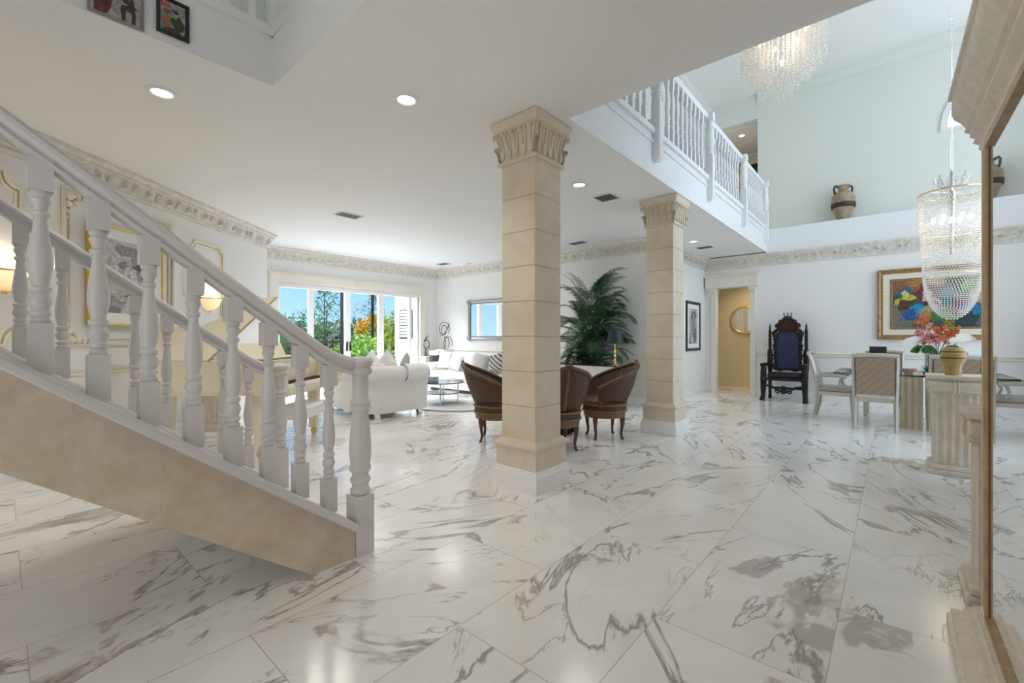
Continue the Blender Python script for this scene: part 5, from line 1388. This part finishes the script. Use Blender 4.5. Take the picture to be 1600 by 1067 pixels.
while z < 1.73:
    r = rad(z); n = max(3, int(2*PI*r/.031))
    for k in range(n):
        a = 2*PI*(k + .5*(row % 2))/n; cm_.octa((r*math.cos(a), r*math.sin(a), z), .0105, .0125)
    z += .031 if z > .4 else .027; row += 1
o = cm_.build('crystal_strands', M['crystal'], t); o['kind'] = 'stuff'
for z_, r_ in ((1.735,.346),(1.20,.318),(.62,.290)):
    mb = MB(); mb.tube([(r_*math.cos(2*PI*i/48), r_*math.sin(2*PI*i/48), z_) for i in range(48)], .004 if z_ < 1.7 else .010, 6, closed=True); mb.build('hoop', M['chrome'] if z_ < 1.7 else M['brass'], t, smooth=60)
mb = MB(); mb.lathe([(.02,.9),(.03,1.5),(.05,1.72),(.03,1.80),(.02,2.04),(0,2.05)], 12)
for k in range(8):
    a = k*PI/4; c_, s2_ = math.cos(a), math.sin(a)
    mb.tube([(0,0,1.74),(c_*.09,s2_*.09,1.80),(c_*.15,s2_*.15,1.88),(c_*.18,s2_*.18,1.96),(c_*.165,s2_*.165,1.985)], .008, 6)
    mb.tube([(c_*.05,s2_*.05,1.735),(c_*.346,s2_*.346,1.735)], .006, 5)
mb.build('crown_frame', M['chrome'], t, smooth=60)
mb = MB(); 
for k in range(16):
    a = k*PI/8; c_, s2_ = math.cos(a), math.sin(a); r_ = .18 if k % 2 == 0 else .11
    for q in range(7): mb.octa((c_*r_, s2_*r_, 1.97 - .03*q - (.05 if k % 2 else 0)), .011, .015)
o = mb.build('crown_drops', M['crystal'], t); o['kind'] = 'stuff'
for k in range(6):
    a = k*PI/3; mb = MB(); mb.ball((.18*math.cos(a), .18*math.sin(a), 1.38), (.028,.028,.045), 10, 8); mb.build('bulb', M['warm'], t, smooth=90)
chand_light(cx, cy, 1.49 + 1.25, 9, .25)

cx, cy = -1.25, 7.6
t = thing('chandelier', 'wide waterfall crystal chandelier high under the upper ceiling', 'chandelier', (cx, cy, UC), 0)
mb = MB(); mb.lathe([(0,0),(.30,0),(.30,-.03),(.26,-.06),(0,-.06)], 32); mb.lathe([(.03,-.06),(.03,-.62),(0,-.62)], 12); mb.build('ceiling_plate', M['chrome'], t, smooth=40)
mb = MB(); RR = [.54,.47,.40,.335,.27,.20,.135,.06]
for r_ in RR[::2]: mb.tube([(r_*math.cos(2*PI*i/40), r_*math.sin(2*PI*i/40), -.42) for i in range(40)], .009, 6, closed=True)
for k in range(6): mb.tube([(.02,0,-.44),(.54*math.cos(k*PI/3), .54*math.sin(k*PI/3), -.42)], .008, 5); mb.tube([(.3*math.cos(k*PI/3), .3*math.sin(k*PI/3), -.04),(.54*math.cos(k*PI/3), .54*math.sin(k*PI/3), -.42)], .006, 5)
mb.build('strand_frame', M['brass'], t, smooth=60)
cm_ = MB(); random.seed(4)
for j, r_ in enumerate(RR):
    bot = -1.40 - (2.0-1.40)*(j/7)**1.1; n = max(5, int(2*PI*r_/.072))
    for k in range(n):
        a = 2*PI*(k+.3*j)/n; zb_ = bot + random.uniform(0,.14); z = -.43
        while z > zb_: cm_.octa((r_*math.cos(a), r_*math.sin(a), z), .0135, .0155); z -= .037
        cm_.octa((r_*math.cos(a), r_*math.sin(a), zb_-.015), .012, .026)
o = cm_.build('crystal_strands', M['crystal'], t); o['kind'] = 'stuff'
for k in range(7):
    a = k*2*PI/6; r_ = .30 if k < 6 else 0; mb = MB(); mb.ball((r_*math.cos(a), r_*math.sin(a), -.95 if k < 6 else -1.35), (.03,.03,.045), 10, 8); mb.build('bulb', M['warm'], t, smooth=90)
chand_light(cx, cy, UC - 1.1, 14, .25)

# ================================================================== THE GARDEN
B('ground_lanai', M['lanai'], (-14.2, WX-.15, 2.0, 11.0, -.2, -.02))
B('ground_lawn', M['grassm'], (-60, -14.2, -25, 45, -.4, -.15))
B('wall_wing', M['ext'], (-11.5, WX-.15, 7.86, 8.05, -.02, 3.2), (-11.5, -11.35, 8.05, 12, -.02, 3.2))
m = MB(); m.box(-11.24,-10.60,7.83,7.86,1.22,2.08); o = struct(m.build('window_3', M['cage'])); m = MB()
for k in range(9): m.box(-11.20,-10.64,7.815,7.83,1.26+.09*k,1.33+.09*k)
m.build('louvres', M['greyglass'], o)
t = thing('pool_cage', 'dark aluminium screen enclosure posts and rail outside the window', 'screen enclosure', (-13, 6.8, -.02))
for y in (4.5, 6.95, 8.02): mb = MB(); mb.box(-.03,.03,y-6.8-.035,y-6.8+.035,0,3.4); mb.build('post', M['cage'], t)
for z in (1.12, 3.36): mb = MB(); mb.box(-.025,.025,-3.6,1.3,z,z+.05); mb.build('rail', M['cage'], t)
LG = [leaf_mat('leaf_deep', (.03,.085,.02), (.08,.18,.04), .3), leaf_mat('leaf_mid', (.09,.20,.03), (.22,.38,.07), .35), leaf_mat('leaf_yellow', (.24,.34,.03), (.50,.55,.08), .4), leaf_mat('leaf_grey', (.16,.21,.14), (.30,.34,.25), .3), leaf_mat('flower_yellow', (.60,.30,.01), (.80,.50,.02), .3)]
def cloud(mb, c, r, n, sz, m=0, asp=.4, seed=0):
    rd = random.Random(seed)
    for _ in range(n):
        while True:
            p = Vector((rd.uniform(-1,1), rd.uniform(-1,1), rd.uniform(-1,1)))
            if .25 < p.length < 1: break
        q = Vector((c[0]+p.x*r[0], c[1]+p.y*r[1], c[2]+p.z*r[2]))
        d = (p + Vector((rd.uniform(-.8,.8), rd.uniform(-.8,.8), rd.uniform(-.9,.4)))).normalized()
        s = d.cross(Vector((rd.uniform(-1,1), rd.uniform(-1,1), rd.uniform(-1,1)))).normalized()
        L_ = sz*rd.uniform(.6,1.2); w_ = L_*asp*.5
        mb.add([tuple(q), tuple(q+d*L_*.5+s*w_), tuple(q+d*L_), tuple(q+d*L_*.5-s*w_)], [(0,1,2,3)], m)
def shrub(name, label, x, y, blobs, n, sz, mi, asp=.4, z0=-.15, seed=1, group=None, cat='shrub', accents=None):
    t = thing(name, label, cat, (x, y, z0), 0, group)
    mb = MB()
    for k, (bx_, by_, bz, rx, ry, rz) in enumerate(blobs): cloud(mb, (bx_, by_, bz), (rx, ry, rz), n, sz, 0, asp, seed*17+k)
    mb.build('foliage', LG[mi], t)
    mb = MB()
    for (bx_, by_, bz, rx, ry, rz) in blobs[:5]: mb.tube([(bx_*.1, by_*.1, 0), (bx_*.5, by_*.5, bz*.5), (bx_, by_, bz)], [.05,.035,.015], 6)
    mb.build('trunk', M['bark'], t)
    if accents:
        mb = MB()
        for k, (bx_, by_, bz, rx, ry, rz) in enumerate(accents): cloud(mb, (bx_, by_, bz), (rx, ry, rz), int(n*.8), sz*.8, 0, .7, seed*31+k)
        mb.build('blossoms', LG[4], t)
    return t
def at(pxl, dep):                     # a spot in the garden by its bearing and distance
    return cam_xy((pxl-800)/690*dep, dep)
GP = 'shrubs beyond the pool cage'
x, y = at(450, 18.5); shrub('shrub', 'mid green shrub at the left side of the garden window, below the spiky palm', x, y, [(0,0,1.0,1.0,1.0,1.0),(.6,.6,1.9,.75,.75,.75),(-.4,-.6,1.8,.8,.8,.65)], 420, .16, 1, .45, seed=2, group=GP)
x, y = at(507, 23); shrub('tree', 'slim tall tree with loose dark leaves in the second window panel', x, y, [(0,0,1.8,.9,.9,1.3),(.1,.1,3.3,.65,.65,.9),(.0,.0,4.4,.45,.45,.75)], 300, .17, 1, .42, seed=3, group=GP, cat='tree')
x, y = at(532, 15.8); shrub('shrub', 'low yellow green croton shrub left of the first dark post', x, y, [(0,0,.55,.55,.5,.55),(-.5,-.4,.5,.5,.5,.5),(.35,.3,.9,.4,.4,.4)], 420, .13, 2, .5, seed=4, group=GP)
x, y = at(560, 28); shrub('tree', 'pale grey leaved tree between the two dark posts', x, y, [(0,0,2.2,.9,.9,1.4),(.7,.6,3.0,.7,.7,1.2),(.8,.7,4.2,.45,.45,.7)], 320, .17, 3, .4, seed=5, group=GP, cat='tree')
x, y = at(588, 17.2); shrub('flowering_shrub', 'yellow flowering shrub right of the second dark post', x, y, [(0,0,.9,.6,.6,.9),(-.35,-.35,1.1,.5,.5,.8),(.2,.2,1.7,.35,.35,.5)], 380, .15, 2, .5, seed=6, group=GP, accents=[(0,0,2.1,.3,.3,.2),(-.4,-.35,1.75,.25,.25,.3)])
x, y = at(614, 15.2); shrub('shrub', 'bright narrow shrub against the white exterior wall', x, y, [(0,0,.8,.35,.35,.9),(0,0,1.7,.3,.3,.6)], 320, .15, 2, .5, seed=7, group=GP)
x, y = at(486, 13.9); shrub('shrub', 'low dark green hedge plant under the dark rail, left', x, y, [(0,0,.4,.4,.4,.5),(.35,.35,.4,.3,.3,.45),(-.3,-.25,.45,.3,.3,.5)], 330, .14, 1, .5, seed=8, group=GP)
x, y = at(545, 13.2)
t = thing('potted_plant', 'leafy plant in a terracotta pot on the lanai outside the window', 'plant', (*at(570, 13.0), -.02))
mb = MB(); mb.lathe([(.16,0),(.22,.30),(.245,.32),(.245,.38),(.21,.38),(.20,.30),(0,.30)], 20); mb.build('pot', M['terra'], t, smooth=40)
mb = MB(); cloud(mb, (0,0,.85), (.38,.38,.45), 520, .20, 0, .35, 44); mb.build('foliage', LG[1], t)
mb = MB()
for k in range(5): mb.tube([(0,0,.3),(.12*math.cos(k*1.3),.12*math.sin(k*1.3),.8)], .015, 5)
mb.build('stems', M['stem'], t)
t = thing('potted_plant', 'small dark leafy plant on the lanai right of the terracotta pot', 'plant', (*at(598, 11.9), -.02))
mb = MB(); mb.lathe([(.14,0),(.18,.22),(.16,.22),(0,.18)], 18); mb.build('pot', M['pot'], t, smooth=40)
mb = MB(); cloud(mb, (0,0,.55), (.27,.27,.36), 420, .20, 0, .4, 45); mb.build('foliage', LG[0], t)
t = thing('spiky_palm', 'spiky broad leaved palm at the left edge of the garden window', 'palm', (*at(436, 14.6), -.15))
mb = MB(); random.seed(31)
for k in range(17):
    a = k*2.4; e = random.uniform(.5, 1.35); L_ = random.uniform(1.1,1.6); d = Vector((math.cos(a)*math.cos(e), math.sin(a)*math.cos(e), math.sin(e))); s = d.cross(Vector((0,0,1))).normalized()*.10
    b0 = Vector((0,0,.9)); q1 = b0 + d*L_*.45; q2 = b0 + d*L_ + Vector((0,0,-.15*L_*(1.4-e)))
    mb.add([tuple(b0), tuple(q1+s), tuple(q2), tuple(q1-s)], [(0,1,2),(0,2,3)])
mb.build('fronds', LG[1], t); mb = MB(); mb.tube([(0,0,0),(.03,.02,.5),(0,0,1.0)], [.10,.08,.06], 8); mb.build('trunk', M['bark'], t)
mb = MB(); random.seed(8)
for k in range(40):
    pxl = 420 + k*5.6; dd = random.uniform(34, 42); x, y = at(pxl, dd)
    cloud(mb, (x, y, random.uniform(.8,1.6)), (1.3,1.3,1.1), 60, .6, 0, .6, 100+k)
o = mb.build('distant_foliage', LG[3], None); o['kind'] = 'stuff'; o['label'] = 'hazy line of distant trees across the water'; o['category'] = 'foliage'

# ================================================================== LIGHT
w = bpy.data.worlds.new('sky'); sc.world = w; w.use_nodes = True
nt = w.node_tree; bg = nt.nodes['Background']
tc = nt.nodes.new('ShaderNodeTexCoord'); sx_ = nt.nodes.new('ShaderNodeSeparateXYZ'); rp = nt.nodes.new('ShaderNodeValToRGB')
nt.links.new(tc.outputs['Generated'], sx_.inputs[0]); nt.links.new(sx_.outputs[2], rp.inputs[0]); nt.links.new(rp.outputs[0], bg.inputs[0])
e = rp.color_ramp.elements; e[0].position = 0.0; e[0].color = (.42,.68,.93,1); e[1].position = .32; e[1].color = (.08,.33,.78,1)
bg.inputs[1].default_value = 1.15
def sun(en, az, el, col=(1,.95,.86), ang=.01):
    l = bpy.data.lights.new('sun', 'SUN'); l.energy = en; l.color = col; l.angle = ang
    o = bpy.data.objects.new('sun', l); COL.objects.link(o)
    d = Vector((math.cos(az)*math.cos(el), math.sin(az)*math.cos(el), math.sin(el)))
    o.rotation_euler = d.to_track_quat('Z', 'Y').to_euler()
def area(name, loc, target, sx, sy, en, col):
    l = bpy.data.lights.new(name, 'AREA'); l.shape = 'RECTANGLE'; l.size = sx; l.size_y = sy; l.energy = en; l.color = col
    o = bpy.data.objects.new(name, l); COL.objects.link(o); o.location = loc
    o.rotation_euler = (Vector(target) - Vector(loc)).to_track_quat('-Z', 'Y').to_euler()
def spot(loc, en, col=(1,.90,.76), ang=130, r=.25):
    l = bpy.data.lights.new('downlight_or_fill', 'SPOT'); l.energy = en; l.color = col; l.spot_size = math.radians(ang); l.spot_blend = .8; l.shadow_soft_size = r
    o = bpy.data.objects.new('downlight_or_fill', l); COL.objects.link(o); o.location = loc
sun(4.5, math.radians(-62), math.radians(46))
area('daylight_garden', (-10.6, 5.4, 3.5), (-6.2, 5.2, 0), 3.6, 1.6, 640, (.93,.97,1))
area('daylight_dining', (5.35, 7.0, 3.3), (-2, 6.2, 2.2), 5.8, 5.6, 225, (.86,.94,.98))
area('fill_entrance', (-.25, -3.98, 1.35), (-1.8, 4, 1.2), 2.6, 2.6, 35, (1,.82,.60))  # warm fill added behind the viewpoint for the columns' left faces
area('daylight_arch', (1.67, 11.9, 5.6), (1.67, 11, 5.5), 2.2, 1.4, 60, (1,1,1))
for x, y in ((-4.077,.777),(-2.794,2.011),(-2.801,4.457),(-2.836,8.478)): spot((x, y, CZ-.03), 40, (1,.95,.89))
spot((-4.6, -.95, CZ-.03), 60, (1,.93,.84))  # unseen fill lamp, added to lift the shadow under the stair
for x, y in ((-1.7,1.6),(-.4,1.6)): spot((x, y, CZ-.03), 20, (1,.80,.55), 130, .45)  # unseen lamps without fittings, added to warm the column faces
spot((-2.78, 11.75, 6.1), 40, (1,.85,.68))
for x, y in ((-6.2,5.4),(-8.0,5.0),(-5.2,2.6),(-5.0,6.2)): spot((x, y, CZ-.03), 60, (1,.95,.88), 150)  # fill lamps without fittings, added to brighten the living room
spot((-2.6, 11.5, 3.0), 60, (1,.86,.64))

# ================================================================== CAMERA
cd = bpy.data.cameras.new('camera'); co_ = bpy.data.objects.new('camera', cd); COL.objects.link(co_)
co_.location = (0, 0, 1.24); co_.rotation_euler = (PI/2, 0, YAW)
cd.sensor_width = 36; cd.lens = 690/1600*36; cd.shift_y = -5.5/1600; cd.clip_start = .05; cd.clip_end = 200
sc.camera = co_
vs = sc.view_settings; vs.view_transform = 'Standard'; vs.look = 'None'; vs.exposure = 0.28; vs.gamma = 1.0; vs.use_curve_mapping = False
sc.cycles.max_bounces = 12; sc.cycles.diffuse_bounces = 6; sc.cycles.glossy_bounces = 4; sc.cycles.transmission_bounces = 8; sc.cycles.transparent_max_bounces = 24
sc.cycles.sample_clamp_indirect = 6.0; sc.cycles.caustics_reflective = False; sc.cycles.caustics_refractive = False; sc.cycles.use_denoising = True
